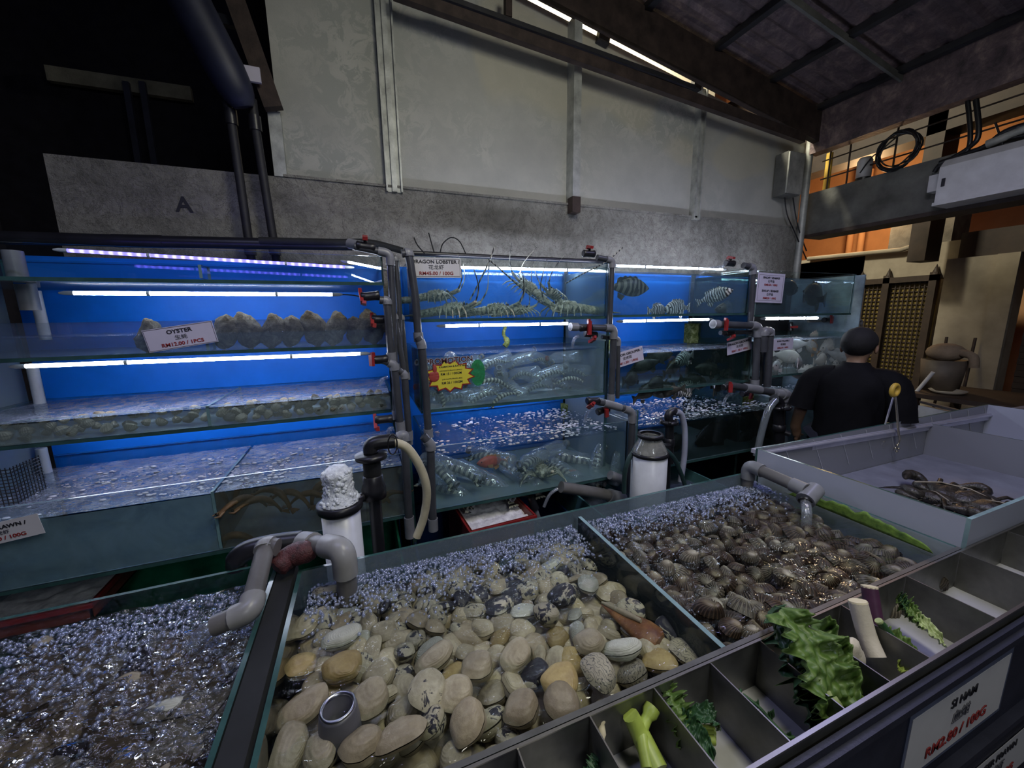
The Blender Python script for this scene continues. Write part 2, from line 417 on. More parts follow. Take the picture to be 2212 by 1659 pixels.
# upper-left: dark opening with duct, risers and edge rafter
a, b = P(592, 235, Y=2.94), P(505, -10, Y=2.94)
beam('edge_rafter', a, b, .06, .10, 'rust', 'dark steep rafter along the left edge of the cladding')
beam('cross_strut', P(455, 38, Y=3.1), P(545, 60, Y=3.1), .04, .05, 'dsteel', 'short dark strut between the duct and the edge rafter')
mb = MB().tube(smooth_path([P(395, -25, Y=2.75), P(450, 80, Y=2.78), P(510, 195, Y=2.82), P(527, 232, Y=2.84)], 4), [.10] * 7 + [.095, .09, .08, .07, .06, .05], 18)
tag(mb.build('duct', 'duct'), 'thick blue-grey duct slanting down in the dark left corner', 'duct')
for q, lab in ((((488, 215), (500, 262), (540, 540)), 'dark vertical pipe left of the pair below the duct'), (((545, 215), (552, 275), (594, 540)), 'dark vertical pipe right of the pair below the duct')):
    pts = [P(u, v, Y=2.88) for u, v in q]
    r = thing('riser_pipe', lab, 'pipe', pts[2], 'riser pipes on the left wall')
    MB().tube([pts[0], pts[1], pts[2], (pts[2].x + .03, 2.9, .0)], .024, 12).build('pipe', 'dsteel', r)
    MB().tube([pts[1] + Vector((0, 0, .06)), pts[1] - Vector((0, 0, .02))], .033, 12).build('coupling', 'black', r)
    MB().tube([pts[2] + Vector((0, 0, .05)), pts[2] - Vector((0, 0, .03))], .033, 12).build('coupling', 'pvcmid', r)
mb = MB().box(P(526, 172, Y=2.86), P(562, 150, Y=2.88))
tag(mb.build('junction_box', 'paperl'), 'small lilac-white plate beside the steep dark rafter', 'box')
beam('back_girt', P(103, 160, Y=5.4), P(415, 205, Y=5.4), .06, .13, 'beamc', 'faint pale girt deep in the dark opening')
for u, lab in ((285, 'dim upright post in the dark opening, left of the pair'), (320, 'dim upright post in the dark opening, right of the pair')):
    q = P(u, 345, Y=5.3)
    beam('back_post', P(u - 12, 178, Y=5.36), (q.x, 5.36, 0), .05, .05, 'duct', lab, 'dim posts')

struct('trim_4', MB().box((4.5, -1.2, 3.36), (4.62, 2.96, zroof(4.5) + .02)), 'roof', label='dark fascia along the eave')
struct('beam_far', MB().box((6.0, -2, P(2040, 282, X=6).z), (6.3, 5.6, 5.2)), 'wood')
a, b = P(1995, 330, X=6), P(2035, 330, X=6)
struct('pillar_3', MB().box((6.0, b.y, 2.3), (6.3, a.y, 5)), 'wood')
# text --------------------------------------------------------------
def rot_from(ux, uz):
    ux = Vector(ux).normalized(); uz = Vector(uz); uz = (uz - ux * uz.dot(ux)).normalized(); n = ux.cross(uz)
    return Matrix(((ux.x, uz.x, n.x), (ux.y, uz.y, n.y), (ux.z, uz.z, n.z)))
def text(body, size, mt, parent, x, y, bold=0.0, sx=1.0, name='lettering', z=.0015, shear=0, rot=0):
    c = bpy.data.curves.new(name, 'FONT'); c.body = body; c.size = size; c.align_x = 'CENTER'; c.align_y = 'CENTER'
    c.extrude = .0006; c.offset = bold * size; c.shear = shear; c.resolution_u = 3
    c.materials.append(M[mt]); o = bpy.data.objects.new(name, c); COL.objects.link(o)
    o.parent = parent; o.location = (x, y, z); o.scale = (sx, 1, 1); o.rotation_euler = (0, 0, rot)
    return o
def sign(label, bl, br, tl, lines, mt='paper', border=None, group='price signs', name='price_sign', curl=0):
    """a sheet of paper with a few lines of text; corners are points of the place"""
    bl, br, tl = Vector(bl), Vector(br), Vector(tl)
    W, H = (br - bl).length, (tl - bl).length
    mb = MB().box((0, 0, -.0015), (W, H, 0))
    o = mb.build(name, mt); tag(o, label, 'sign', group)
    o.matrix_world = Matrix.Translation(bl) @ rot_from(br - bl, tl - bl).to_4x4()
    if border:
        e = min(W, H) * border; t_ = .0012; b = MB()
        for p, q in (((e, e), (W - e, e + t_)), ((e, H - e - t_), (W - e, H - e)), ((e, e), (e + t_, H - e)), ((W - e - t_, e), (W - e, H - e))):
            b.box((p[0], p[1], .0003), (q[0], q[1], .0012))
        f = b.build('printed_border', 'ink', None); f.parent = o
    for s_, fy, fs, c_, b_ in lines:
        text(s_, H * fs, c_, o, W * .5, H * fy, b_, 1.12)
    return o
o = text('A', .12, 'ink', None, 0, 0, .02, 1.1, 'painted_letter'); o.matrix_world = Matrix.Translation(P(397, 443, Y=2.995)) @ rot_from((1, 0, 0), (0, 0, 1)).to_4x4()
o['kind'] = 'structure'; o.parent = low_wall; o['label'] = 'black stencilled letter'

# meter box
a, b = P(1698, 418, Y=2.86), P(1737, 330, Y=2.86)
r = thing('meter_box', 'grey metal box fixed on the wall beside the right end post', 'box', (a.x, 2.95, a.z))
MB().box((a.x, 2.87, a.z), (b.x + .01, 3.0, b.z)).build('housing', 'beamc', r)
MB().box((a.x - .005, 2.855, a.z + .01), (b.x + .015, 2.87, b.z - .01)).build('cover', 'galv', r)
for k, (du, lab) in enumerate(((0, 'black cable dropping from the meter box, nearer the end post'), (18, 'thin black cable dropping from the meter box down the concrete'))):
    pts = [P(u, v, Y=2.96) for u, v in ((1694 + du, 418), (1700 + du, 462), (1716 + du * .6, 500), (1742, 560 - du))]
    tag(MB().tube(smooth_path(pts, 5), .006, 6).build('cable', 'black'), lab, 'cable', 'cables below the meter box')

# ------------------------------------------------------------------ right side: lane with warm light, beam, unit
XB = 4.62
a, b = P(1738, 507, X=XB), P(1762, 411, X=XB)
mb = MB().box((XB, -.6, 2.575), (XB + .25, 2.99, 3.0))
struct('beam_right', mb, 'beamc', label='thick grey concrete beam running out over the lane')
struct('trim_2', MB().box((XB - .01, -.6, 2.54), (XB + .26, 2.99, 2.575)), 'rust', label='rusty steel angle under the concrete beam')
struct('wall_far', MB().box((8.2, -2.5, -.1), (8.3, 7, 6)), 'orange')
struct('wall_end', MB().box((4.8, 5.6, -.1), (8.3, 5.7, 6)), 'orange')
r = thing('wall_unit', 'long white air-curtain unit fixed on the concrete beam', 'appliance', (4.42, 1.2, 2.6))
a, b = P(2017, 443, X=4.4), P(2029, 350, X=4.4)
mb = MB(); y0, y1, z0, z1 = -.35, a.y, a.z, b.z + .015
mb.prism([(4.40, y1, z0), (4.61, y1, z0), (4.61, y1, z1), (4.46, y1, z1), (4.40, y1, z1 - .06)], (0, y0 - y1, 0)); mb.build('housing', 'whitep', r)
MB().box((4.37, y0, z0 - .012), (4.6, y1, z0 + .012)).build('lower_lip', 'whitep', r)
MB().box((4.394, y1 - .045, z0 + .13), (4.401, y1 - .025, z0 + .19)).build('switch', 'ink', r)
MB().box((4.5, y1, z0 + .13), (4.6, y1 + .1, z0 + .26)).build('bracket', 'whitep', r)
# railing bars and cables above the beam
for k, (h, lab) in enumerate(((3.14, 'lower dark horizontal rail above the concrete beam'), (3.32, 'upper dark horizontal rail above the concrete beam'))):
    tag(MB().tube([(XB + .1, -.4, h), (XB + .1, 2.95, h)], .007, 8).build('rail', 'rust'), lab, 'rail', 'dark rails above the beam')
for k, (u, lab) in enumerate(((1789, 'dark upright bar above the beam nearest the wall'), (1830, 'dark upright bar above the beam left of the white cylinder'), (1926, 'dark upright bar above the beam beside the cable coil'))):
    q = P(u, 380, X=XB + .1)
    tag(MB().tube([(q.x, q.y, 2.99), (q.x, q.y, 3.5)], .008, 8).build('bar', 'rust'), lab, 'bar', 'dark bars above the beam')
q = P(1786, 392, X=XB + .22)
tag(MB().tube([(q.x, q.y, 2.98), (q.x, q.y, 3.42)], .03, 12).build('lit_pipe', 'tongyel'), 'bright yellow-lit upright pipe seen above the concrete beam', 'pipe')  # yellow light put into the pipe's own colour
q = P(1866, 372, X=XB + .12)
r = thing('lamp_cylinder', 'white cylinder lamp standing on the concrete beam', 'lamp', (q.x, q.y, 3.0))
MB().lathe([(0, 0), (.06, 0), (.06, .2), (.045, .23), (0, .23)], (q.x, q.y, 2.995), 20).build('shade', 'whitep', r)
MB().lathe([(.062, .0), (.062, .05)], (q.x, q.y, 2.99), 20).build('collar', 'black', r)
MB().tube(smooth_path([(q.x - .06, q.y, 3.08), (q.x - .07, q.y - .1, 3.2), (q.x - .05, q.y - .25, 3.25)], 5), .006, 6).build('cord', 'black', r)
q = P(1938, 325, X=XB - .03)
mb = MB()
for k in range(9):
    ph = R.uniform(0, 6); rr = .125 + .03 * R.random(); pts = [q + Vector((.02 * math.sin(3 * a_ + ph) + k * .006 - .02, rr * math.cos(a_), rr * math.sin(a_) * 1.05 + .01 * math.sin(2 * a_ + ph))) for a_ in [2 * PI * j / 28 for j in range(29)]]
    mb.tube(pts, .0065, 6, cap=False)
tag(mb.build('cable_coil', 'black'), 'black coil of cable hanging above the concrete beam', 'cable')
for k, (pts, lab) in enumerate((([(2090, 215), (2096, 300), (2080, 335), (2035, 352), (2018, 372)], 'thick black cable bending over the beam, left of the pair'), ([(2108, 215), (2114, 290), (2094, 318), (2060, 340), (2025, 362)], 'thick black cable bending over the beam, right of the pair'), ([(2230, 265), (2170, 285), (2120, 320), (2030, 352)], 'bundle of black cables over the white unit'), ([(2230, 290), (2150, 305), (2100, 330), (2030, 356)], 'lower black cable just over the white unit'), ([(2150, 265), (2162, 300), (2168, 320)], 'looping twig-like cable over the white unit'))):
    tag(MB().tube(smooth_path([P(u, v, X=XB - .04) for u, v in pts], 5), (.016, .018, .02, .014, .007)[k], 8).build('cable', 'black'), lab, 'cable', 'black cables above the white unit')

# far pillar, gate, shutter, lane furniture
struct('pillar_1', MB().box((6.5, 2.06, 0), (6.95, 2.55, 2.33)).box((6.45, 1.98, 0), (6.5, 2.14, 2.33)), 'plaster', label='cream pillar beside the yellow gate')
struct('wall_lane', MB().box((6.62, 2.5, 0), (6.9, 5.6, .72)).box((6.62, 2.5, 2.13), (6.9, 5.6, 2.55)).box((6.62, 3.43, 0), (6.9, 5.6, 2.5)), 'plaster', label='cream wall around the yellow gate')
struct('lintel_right', MB().box((6.6, -1.5, 2.34), (7.0, 2.5, 2.62)), 'wood')
mb = MB()
struct('trim_3', MB().tube([P(1745, 559, X=6.55), P(1945, 540, X=6.55), P(1988, 527, X=6.55)], .03, 8), 'plaster', label='warm-lit pipe along the far wall')
for u in (1838, 1862):
    a = P(u, 505, X=7.9); tag(MB().tube([(a.x, a.y, 0), (a.x, a.y, 4)], .045, 10).build('drainpipe', 'orange'), 'warm-lit drainpipe under the beam, ' + ('left' if u == 1838 else 'right') + ' one of the pair', 'pipe', 'far drainpipes')
a = P(1985, 480, X=7.2)
struct('pillar_2', MB().box((7.2, a.y - .35, 0), (7.6, a.y + .3, 3.4)), 'beamc')
a, b, c_ = P(1857, 610, X=6.6), P(2030, 592, X=6.6), P(1996, 832, X=6.6)
y1, y0 = a.y, b.y
r = thing('lattice_gate', 'tall dark-framed gate of yellow lattice beside the cream pillar', 'gate', (6.6, (y0 + y1) / 2, .72))
mb = MB()
for y in (y0, y1 - .06, (y0 + y1) / 2 + .05): mb.box((6.55, y, .7), (6.62, y + .07, 2.2))
mb.box((6.55, y0, 2.1), (6.62, y1, 2.17)); mb.box((6.55, y0, .68), (6.62, y1, .74))
gf = mb.build('frame', 'wood', r)
gp = MB().box((6.63, y0, .7), (6.65, y1, 2.16)).build('yellow_panel', plain('yellow_panel', (.20, .145, .03), .6, var=.35, vs=3), r)
mb = MB()
for k in range(17): y = y0 + (y1 - y0) * (k + .5) / 17; mb.box((6.6, y - .006, .7), (6.61, y + .006, 2.16))
for k in range(26): z = .74 + 1.4 * k / 26; mb.box((6.612, y0, z - .006), (6.622, y1, z + .006))
mb.build('lattice', 'wood', gp)
for y in (y0 + .03, y1 - .03, (y0 + y1) / 2 + .08): MB().lathe([(.05, 0), (.03, .04), (0, .13)], (6.585, y, 2.17), 6).build('finial', 'wood', gf)
r = thing('roller_shutter', 'dark brown roller shutter past the cream pillar', 'shutter', (6.8, .9, 0))
mb = MB()
for k in range(34): z = .05 + k * .068; mb.box((6.78 + (.012 if k % 2 else 0), -1.3, z), (6.82, 1.95, z + .066))
mb.build('slats', plain('shutter_brown', (.075, .05, .03), .6, var=.3), r)
a = P(2020, 850, X=5.2)
r = thing('lane_table', 'brown worktable in the lane behind the person', 'table', (5.2, 2.2, 0))
MB().box((4.85, .6, .93), (5.7, 2.02, .97)).build('table_top', 'wood', r)
for x in (4.9, 5.65):
    for y in (.65, 1.97): MB().box((x - .025, y - .025, 0), (x + .025, y + .025, .93)).build('leg', 'wood', r)
r = thing('lane_trough', 'shallow grey metal trough on the lane counter behind the person', 'trough', (4.5, 1.6, .85))
MB().bar(P(1990, 868, X=4.55), P(2092, 893, X=4.3), .03, .02).build('rim', 'steelm', r)
a, b = P(1988, 890, X=4.56), P(2100, 915, X=4.32)
MB().bar(a, b, .04, .12).build('front_panel', 'whitep', r)
for q in (a, b): MB().box((q.x - .02, q.y - .02, 0), (q.x + .02, q.y + .02, q.z)).build('leg', 'dsteel', r)
q = P(2030, 832, X=5.25)
r = thing('bucket', 'brown-grey bucket with a mop head hanging over it', 'bucket', (5.25, q.y, .97))
MB().lathe([(0, 0), (.13, 0), (.16, .3), (.15, .3), (.12, .01), (0, .01)], (5.25, q.y, .97), 20).build('bucket_body', plain('dull_bucket', (.10, .08, .06), .6), r)
mb = MB().ball((5.25, q.y, 1.34), (.12, .14, .09), 14, 8); mb.tube(smooth_path([(5.22, q.y - .1, 1.35), (5.2, q.y - .2, 1.32), (5.2, q.y - .22, 1.22)], 4), .035, 8)
mb.build('mop_head', plain('mop_yarn', (.24, .18, .12), .9, bs=.8), r)
for (u0, v0, u1, v1, lab) in ((2045, 728, 2030, 830, 'upright broom handle leaning on the cream pillar, nearer the gate'), (2107, 730, 2080, 850, 'long reddish broom handle leaning on the cream pillar')):
    tag(MB().tube([P(u0, v0, X=6.42), P(u1, v1, X=6.3), (6.24, P(u1, v1, X=6.3).y + .03, 0)], .014, 8).build('broom_handle', 'rust'), lab, 'broom', 'broom handles')
tag(MB().tube([P(2016, 804, X=5.0), P(1975, 852, X=5.0)], .016, 8).build('stick', 'whitep'), 'pale stick leaning beside the bucket', 'stick')
q = P(2046, 851, X=5.1)
tag(MB().lathe([(0, 0), (.1, 0), (.13, .03), (.12, .03), (.09, .008), (0, .008)], (5.1, q.y, .972), 20).build('plate', 'plaster'), 'pale plate lying on the brown lane table', 'plate')

# ------------------------------------------------------------------ lights
def area(name, loc, target, size, power, col, sy=None):
    l = bpy.data.lights.new(name, 'AREA'); l.energy = power; l.color = col; l.size = size
    if sy: l.shape = 'RECTANGLE'; l.size_y = sy
    o = bpy.data.objects.new(name, l); COL.objects.link(o); o.location = loc
    o.rotation_euler = (Vector(target) - Vector(loc)).to_track_quat('-Z', 'Y').to_euler(); return o
def bulb(name, loc, power, col, rad=.08):
    l = bpy.data.lights.new(name, 'POINT'); l.energy = power; l.color = col; l.shadow_soft_size = rad
    o = bpy.data.objects.new(name, l); COL.objects.link(o); o.location = loc; return o
area('ceiling_lamp', (1.0, .2, 3.75), (1.0, 1.2, 1.2), .5, 36, (1, .97, .82), 1.2)
area('rear_lamp', (.6, -2.2, 3.3), (1.2, 1.5, 1.5), .5, 20, (.9, .94, 1), 1.2)
area('lilac_lamp', (2.3, .85, 3.25), (2.2, 1.0, 0), 1.2, 19, (.54, .54, 1), .12)
area('lilac_fill_left', (-.7, 1.05, 3.1), (-.7, 1.1, 0), 1.2, 10, (.52, .54, 1), .12)  # unseen second lamp, added for lilac glints on the left water
bulb('lane_lamp', (6.9, 3.7, 3.3), 62, (1, .62, .30), .12)
area('outside_lamp', (2.6, 3.7, 5.6), (2.9, 4.6, 4.8), .6, 420, (1, .93, .72))
wd = bpy.data.worlds.new('night'); S.world = wd; wd.use_nodes = True
bg = wd.node_tree.nodes['Background']; bg.inputs[0].default_value = (.35, .45, .9, 1); bg.inputs[1].default_value = .022
S.view_settings.view_transform = 'Standard'; S.view_settings.look = 'None'; S.view_settings.exposure = 0; S.view_settings.gamma = 1
S.view_settings.use_curve_mapping = False
S.cycles.transparent_max_bounces = 40; S.cycles.max_bounces = 8; S.cycles.use_denoising = True
S.cycles.caustics_reflective = False; S.cycles.caustics_refractive = False
S.cycles.sample_clamp_indirect = 3

# ------------------------------------------------------------------ tanks and racks
YF, YB, YL = 2.2, 2.8, 2.05        # rack front, back board, front of the deeper bottom row
GL = [1, 1, 0, 1, 0, 1]; GS = [1, 1, 1, 0, 1, 0]
def tank(label, X0, X1, Y0, Y1, Z0, Z1, name='glass_tank', fm='glass', group='stacked rack tanks', th=.009, parts=(), backh=None, lmat=None, rmat=None):
    t = thing(name, label, 'tank', ((X0 + X1) / 2, (Y0 + Y1) / 2, Z0), group)
    MB().box((X0, Y0, Z0 + .016), (X1, Y0 + th, Z1), GL).build('front_pane', [fm, 'edge_lit'], t)
    MB().box((X0, Y1 - th, Z0 + .016), (X1, Y1, backh or Z1), GL).build('back_pane', [fm, 'edge'], t)
    MB().box((X0, Y0 + th, Z0 + .016), (X0 + th, Y1 - th, Z1), GS).build('side_pane', [lmat or fm, 'edge'], t)
    MB().box((X1 - th, Y0 + th, Z0 + .016), (X1, Y1 - th, Z1), GS).build('side_pane', [rmat or fm, 'edge'], t)
    MB().box((X0, Y0, Z0), (X1, Y1, Z0 + .016), [0, 0, 1, 1, 1, 1]).build('base', ['basegl', 'edge'], t)
    for n_, b_, m_ in parts: b_.build(n_, m_, t)
    return t
M['basegl'] = sheer('cloudy_glass_base', (.8, .86, .87), .05, .04, murk=.82, murkcol=(.26, .33, .34))
M['mossy'] = sheer('mossy_glass', (.3, .4, .36), .05, .05, murk=.85, murkcol=(.02, .045, .038), spots=6)
W1 = ((16, .7, (1, 1, 1)), (55, .28, (1, 1, 1)))
M['wtop'] = sheer('rippled_water', (.86, .92, .97), .07, .02, murk=.22, murkcol=(.45, .55, .8), spots=12, bump=((15, 1.2, (1, 1.6, 1)), (50, .55, (1, 1.4, 1))), rmax=.95)
M['wtopl'] = sheer('frothy_rippled_water', (.85, .92, .97), .08, .03, murk=.52, murkcol=(.66, .72, .92), bump=((14, 1.3, (1, 1.6, 1)), (48, .6, (1, 1.4, 1))), spots=9)
M['wspark'] = sheer('choppy_water', (.88, .93, .97), .08, .015, bump=((13, 2.4, (1, 1.7, 1)), (42, 1.2, (1, 1.4, 1))), rmax=.95)
M['wclear'] = sheer('clear_water', (.90, .95, .97), .02, .02, murk=.10, murkcol=(.45, .6, .75))
M['whaze'] = sheer('hazy_water', (.82, .90, .93), .02, .02, murk=.24, murkcol=(.48, .58, .68))
M['wpale'] = sheer('pale_cloudy_water', (.85, .9, .92), .02, .02, murk=.36, murkcol=(.52, .54, .52))
M['wmilk'] = sheer('milky_water', (.9, .92, .93), .02, .02, murk=.30, murkcol=(.85, .84, .84), spots=6)
M['wgrey'] = sheer('grey_cloudy_water', (.6, .75, .8), .02, .02, murk=.80, murkcol=(.25, .34, .40), spots=5)
M['wbrown'] = sheer('brown_cloudy_water', (.8, .77, .7), .02, .02, murk=.58, murkcol=(.16, .145, .11), spots=7)
M['wgreen'] = sheer('dark_green_water', (.55, .66, .62), .02, .02, murk=.22, murkcol=(.045, .07, .065))
M['wdark'] = sheer('dark_water', (.32, .38, .38), .02, .02, murk=.3, murkcol=(.03, .036, .035))
def water(label, X0, X1, Y0, Y1, Z0, Z1, body='wclear', top='wtop', amp=.004, nx=60, ny=24, seed=0, group='water in the tanks', dip=0, parts=()):
    """the body of water: rippled top and four faces against the glass"""
    mb = MB(); vs = []
    for i in range(nx + 1):
        for j in range(ny + 1):
            x = X0 + (X1 - X0) * i / nx; y = Y0 + (Y1 - Y0) * j / ny
            e = min(1, 4 * min(i / nx, 1 - i / nx, j / ny, 1 - j / ny) + .3)
            vs.append((x, y, Z1 + e * amp * (nz((x * 14, y * 18, seed)) + .6 * nz((x * 33, y * 37, seed + 5)))))
    n_ = ny + 1
    mb.add(vs, [(i * n_ + j, (i + 1) * n_ + j, (i + 1) * n_ + j + 1, i * n_ + j + 1) for i in range(nx) for j in range(ny)], 0, True)
    e = amp
    mb.add([(X0, Y0, Z0), (X1, Y0, Z0), (X1, Y1, Z0), (X0, Y1, Z0), (X0, Y0, Z1 - e), (X1, Y0, Z1 - e), (X1, Y1, Z1 - e), (X0, Y1, Z1 - e)],
           [(0, 1, 5, 4), (3, 0, 4, 7), (1, 2, 6, 5)], 1)
    o = mb.build('tank_water', [top, body]); return tag(o, label, 'water', group, 'stuff')
def tab(x, z0, z1, y0, y1=None):
    return ('divider', MB().box((x - .006, y0 + .01, z0), (x + .006, y1 or y0 + .56, z1), [1, 1, 1, 0, 1, 0]), ['glass', 'edge_lit'])
def led(label, a, b, mt, group='lamp tubes on the racks', r=.008, caps=True, clips=2, cord=None):
    a, b = Vector(a), Vector(b)
    t = thing('lamp_tube', label, 'lamp', a, group)
    d = (b - a).normalized()
    tb = MB().tube([a, b], r, 12).build('tube', mt, t)
    if caps:
        for p, s_ in ((a, -1), (b, 1)):
            MB().tube([p, p + d * s_ * .03, p + d * s_ * .05], [r * 1.15, r * 1.1, r * .5], 10).build('end_cap', 'white', t)
    for k in range(clips):
        p = a + (b - a) * ((k + .5) / clips)
        MB().tube([p - d * .006, p + d * .006], r * 1.3, 10).build('clip', 'whitep', tb)
    if cord: MB().tube(smooth_path(cord, 5), .0035, 6).build('cord', 'black', t)
    return t
def rackside(x, label):
    t = thing('glass_upright', label, 'rack', (x, 2.5, 0), 'upright glass supports between the racks')
    MB().box((x - .012, YF + .02, .02), (x + .012, YB - .02, 2.06), GS).build('support_pane', ['mossy' if x > 2 else 'glass_white', 'edge'], t); return t
def board(X0, X1, label, z0=.0, z1=2.09, mt='blue', y=YB + .01):
    o = MB().box((X0, y, z0), (X1, y + .012, z1)).build('back_board', mt); return tag(o, label, 'board', 'back boards of the racks')
board(-1.64, .16, 'bright blue back board of the left rack with the oysters')
board(.25, 1.54, 'bright blue back board behind the lobsters and bottles')
board(1.58, 2.86, 'bright blue back board behind the groupers')
board(2.93, 3.62, 'narrow bright blue back board at the right end rack')
board(3.63, 4.25, 'dark grey back board behind the tilapia tank', mt='dsteel')

# left rack
tank('shallow empty glass tank at the top of the left rack under blue light', -1.66, .13, YF, YB, 1.918, 2.066, parts=[tab(P(440, 590, Y=YF + .05).x, 1.94, 2.0, YF, YF + .12)])
M['glassh'] = sheer('hazy_pane', (.93, .96, .98), .05, murk=.05, murkcol=(.5, .6, .85), spots=4)
tank('low glass tank holding the row of oysters', -1.66, .13, YF, YB, 1.592, 1.75, parts=[tab(P(448, 755, Y=YF).x, 1.61, 1.66, YF, YF + .1)], fm='glassh')
tank('long glass tank with the layer of small cockles', -1.66, .13, YF, YB, 1.228, 1.347, parts=[tab(P(448, 895, Y=YF).x, 1.245, 1.345, YF)])
tank('deep bottom glass tank of cloudy water with brown prawns', -1.66, .16, YL, YB, .66, 1.032, parts=[tab(P(470, 1150, Y=YL).x, .68, .97, YL)])
water('thin clear water around the oysters', -1.645, .118, YF + .012, YB - .012, 1.61, 1.69, 'wclear', amp=.002)
water('frothy rippled water over the small cockles', -1.645, .118, YF + .012, YB - .012, 1.246, 1.336, 'wpale', 'wtopl', amp=.006, seed=2)
xs = P(470, 1150, Y=YL).x
water('grey cloudy water in the left part of the bottom left tank', -1.645, xs - .008, YL + .012, YB - .012, .678, .962, 'wgrey', 'wtopl', amp=.006, seed=3)
water('brown cloudy water around the prawns', xs + .008, .148, YL + .012, YB - .012, .678, .962, 'wbrown', 'wtopl', amp=.006, seed=4)
led('blue-violet lamp tube at the back of the top left tank', P(146, 541, Y=2.5), P(745, 577, Y=2.5), M['ledb'])
led('short white lamp tube near the riser pipes in the top left tank', P(752, 566, Y=2.45), P(822, 580, Y=2.32), M['ledw'], r=.006, clips=0)
a, b = P(160, 633, Y=2.32), P(718, 636, Y=2.32)
led('bright white lamp tube over the oysters with a trailing black cord', a, b, M['ledw'], r=.0085, cord=[b + Vector((.05, 0, 0)), P(765, 638, Y=2.3), P(790, 643, Y=2.26), P(812, 641, Y=2.2)])
led('bright white lamp tube just below the oyster tank', P(56, 791, Y=2.24), P(778, 764, Y=2.24), M['ledw'], r=.0085)

# middle rack
tank('top glass tank crowded with spiny lobsters', .285, 1.525, YF, YB, 1.722, 2.076)
tank('middle glass tank full of clear bottles with striped mantis prawns', .285, 1.535, YF, YB, 1.203, 1.573)
tank('deep bottom glass tank with large bottled mantis prawns and a lobster', .30, 1.62, YL, YB, .655, 1.045, rmat='glass_white')
water('clear water around the spiny lobsters', .297, 1.513, YF + .012, YB - .012, 1.74, 2.005, amp=.003, seed=6)
water('bubbly hazy water around the small bottles', .297, 1.523, YF + .012, YB - .012, 1.221, 1.53, 'whaze', amp=.007, seed=7)
water('choppy sparkling water over the large bottles', .312, 1.608, YL + .012, YB - .012, .673, .985, 'wclear', 'wspark', amp=.010, nx=90, ny=46, seed=8)
led('bright lamp strip along the back of the lobster tank', P(960, 577, Y=2.62), P(1300, 585, Y=2.62), M['ledw'], r=.009)
led('lamp tube with spaced lights below the lobster tank', P(962, 704, Y=2.26), P(1226, 699, Y=2.26), M['ledw'], r=.0085)

# right rack
tank('top glass tank with striped groupers', 1.565, 2.835, YF, YB, 1.73, 2.074)
tank('middle glass tank packed with dark groupers', 1.60, 2.93, YF, YB, 1.19, 1.515)
tank('dark bottom glass tank behind the black pump and hose', 1.66, 3.2, YL, YB, .66, 1.04)
water('blue-lit water around the striped groupers', 1.577, 2.823, YF + .012, YB - .012, 1.748, 2.03, 'wclear', amp=.003, seed=9)
water('dark greenish water around the packed groupers', 1.612, 2.918, YF + .012, YB - .012, 1.208, 1.475, 'wgreen', 'wtopl', amp=.007, seed=10)
water('sparkling choppy water over the dark bottom tank', 1.672, 3.188, YL + .012, YB - .012, .678, .985, 'wdark', 'wspark', amp=.010, nx=90, ny=46, seed=11)
led('lamp strip at the back of the striped grouper tank', P(1330, 574, Y=2.66), P(1560, 582, Y=2.66), M['ledw'], r=.0085)
led('white lamp tube with small beads below the striped grouper tank', P(1345, 694, Y=2.26), P(1530, 690, Y=2.26), M['ledw'], r=.0085)

# end rack
tank('top end glass tank with dark seabass', 2.92, 4.15, YF, YB, 1.715, 2.07)
tank('end glass tank full of pale tilapia', 3.0, 4.28, YF, YB, 1.205, 1.555)
tank('bottom end glass tank with sparkling water behind the person', 3.23, 4.4, YL, YB, .66, 1.04)
water('murky water around the dark seabass', 2.932, 4.138, YF + .012, YB - .012, 1.733, 2.02, 'wclear', amp=.003, seed=12)
water('pale hazy water around the tilapia', 3.012, 4.268, YF + .012, YB - .012, 1.223, 1.51, 'wmilk', 'wtopl', amp=.007, seed=13)
water('sparkling water behind the person', 3.242, 4.388, YL + .012, YB - .012, .678, .985, 'wdark', 'wspark', amp=.01, seed=14)
led('added lamp tube at the back of the seabass tank', (3.05, 2.66, 2.045), (3.95, 2.66, 2.045), M['ledw'])  # unseen tube, added to brighten the end tank
led('plain white lamp tube over the tilapia', P(1652, 688, Y=2.24), P(1765, 687, Y=2.24), M['ledww'], r=.011)
for x, lab in ((.205, 'cloudy glass support between the left rack and the lobster tank'), (1.555, 'cloudy glass support between the lobster tank and the grouper tank'), (2.885, 'cloudy glass support between the grouper tank and the end rack'), (-1.68, 'cloudy glass support at the far left end')):
    rackside(x, lab)
for X0, X1, z, lab in ((-1.5, 0.0, 1.214, 'lamp tube hidden under the cockle shelf tank'), (.42, 1.42, 1.189, 'lamp tube hidden under the bottle tank'), (1.75, 2.8, 1.176, 'lamp tube hidden under the packed grouper tank'), (3.15, 4.1, 1.191, 'lamp tube hidden under the tilapia tank')):
    led(lab, (X0, 2.62, z), (X1, 2.62, z), M['ledd'])  # unseen tubes, added to brighten the blue boards and the bottom water
tag(MB().box((4.285, 2.2, .62), (4.297, 2.83, 2.07)).build('end_board', plain('slate_board', (.20, .27, .33), .5, var=.6, vs=5)), 'dark slate end board closing the right end rack', 'board')
# glass splash panel between the bottom tanks
a, b = P(1340, 857, Y=2.2), P(1371, 878, Y=2.0)
tag(MB().box((1.632, 1.98, .5), (1.642, 2.5, 1.13), GS).build('splash_panel', ['glass_white', 'edge']), 'upright cloudy glass panel between the bottom tanks behind the elbow pipe', 'panel', 'splash panels')
tag(MB().box((3.205, 1.98, .5), (3.215, 2.5, 1.13), GS).build('splash_panel', ['glass_white', 'edge']), 'upright cloudy glass panel between the bottom tanks beside the person', 'panel', 'splash panels')

